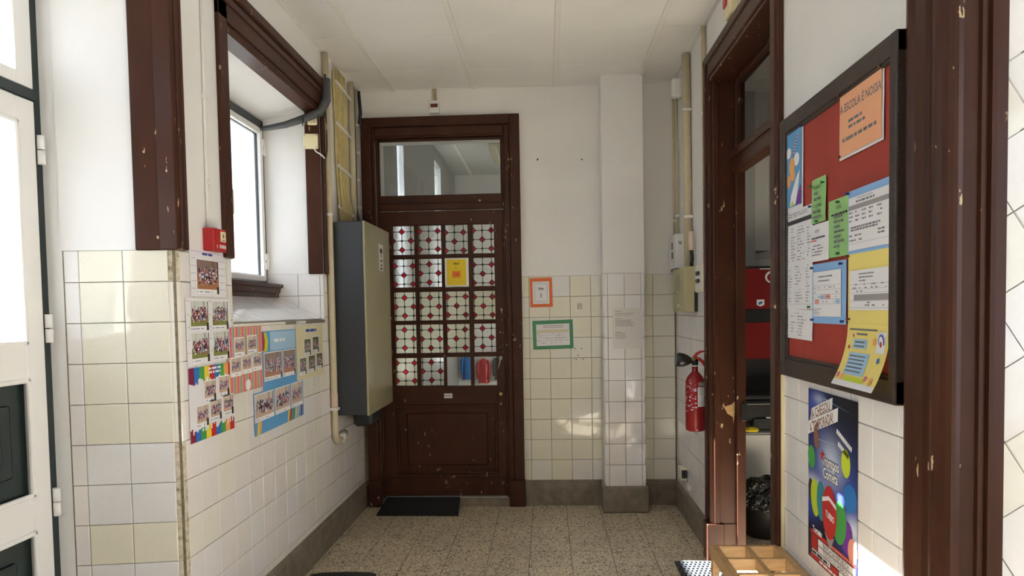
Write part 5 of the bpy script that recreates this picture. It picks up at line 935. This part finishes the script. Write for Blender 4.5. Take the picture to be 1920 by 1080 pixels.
bn = thing('waste_bin', 'round bin lined with a crumpled black plastic bag in the side room', 'bin', T((1.40, 4.58, 0.0)))
part('bucket', MB().lathe([(0.13, 0), (0.135, 0.01), (0.155, 0.22), (0.16, 0.24)], 28), 'plastic_black', bn)
bm = bmesh.new(); bmesh.ops.create_icosphere(bm, subdivisions=5, radius=1.0); rr = random.Random(4)
from mathutils import noise as mnoise
for v in bm.verts:
    n_ = v.co.normalized(); k_ = 1 + 0.16 * mnoise.noise(n_ * 3.2) + 0.10 * abs(mnoise.noise(n_ * 9.0)) + 0.05 * mnoise.noise(n_ * 21)
    v.co = Vector((n_.x * 0.175 * k_, n_.y * 0.175 * k_, 0.245 + n_.z * 0.125 * k_))
me = bpy.data.meshes.new('bin_bag'); bm.to_mesh(me); bm.free(); me.materials.append(M['bag_plastic']); link('bin_bag', me, bn)
lt = thing('ceiling_lamp', 'fluorescent lamp fitting on the ceiling beyond the transom glass', 'lamp', T((-0.55, 9.2, 3.58)))
part('housing', MB().box(-0.12, 0.20, -0.6, 0.6, -0.10, 0.0, 0.01), 'olive_plastic', lt); part('tube', MB().tube([(-0.04, -0.58, -0.115), (-0.04, 0.58, -0.115)], 0.014, 10).tube([(0.10, -0.58, -0.115), (0.10, 0.58, -0.115)], 0.014, 10), 'plastic_white', lt)
for i, (x, z, c, lab) in enumerate(((-1.24, 0.36, 'print_blue', 'blue jacket hanging seen through the clear lower panes'), (-0.99, 0.30, 'alarm_red', 'red jacket hanging seen through the clear lower panes'), (-0.74, 0.34, 'print_dark', 'black jacket hanging seen through the clear lower panes'), (-0.49, 0.32, 'print_pink', 'pink jacket hanging seen through the clear lower panes'))):
    mb = MB(); prof_ = [(0.030, 0.235), (0.045, 0.215), (0.085, 0.19), (0.090, 0.10), (0.082, 0.0), (0.088, -0.12), (0.098, -0.235)]
    rings = []
    for r_, z_ in prof_:
        rings.append([mb.bm.verts.new((r_ * math.cos(a) * (1 + 0.13 * math.sin(5 * a + i * 2 + z_ * 9)), 0.45 * r_ * math.sin(a) * (1 + 0.25 * math.sin(7 * a + z_ * 20)), z_ + 0.01 * math.sin(3 * a + i))) for a in [2 * math.pi * q / 22 for q in range(22)]])
    for A_, B_ in zip(rings[:-1], rings[1:]):
        for q in range(22): f = mb.bm.faces.new((A_[q], B_[q], B_[(q + 1) % 22], A_[(q + 1) % 22])); f.smooth = True
    for sg in (-1, 1): mb.tube([(sg * 0.07, 0, 0.19), (sg * 0.105, -0.01, 0.12), (sg * 0.112, -0.02, -0.02), (sg * 0.10, -0.03, -0.15)], [0.026, 0.03, 0.026, 0.022], 10)
    me = mb.mesh('jacket_body', c)
    t = thing('jacket', lab, 'jacket', T((x, 10.92, z + 0.24)) @ Matrix.Scale(0.82, 4), 'jackets hanging in the corridor'); link('jacket_body', me, t); part('hook', MB().tube([(0, 0.075, 0.22), (0, 0.03, 0.22), (0, 0.025, 0.25)], 0.008, 6), 'steel', t)
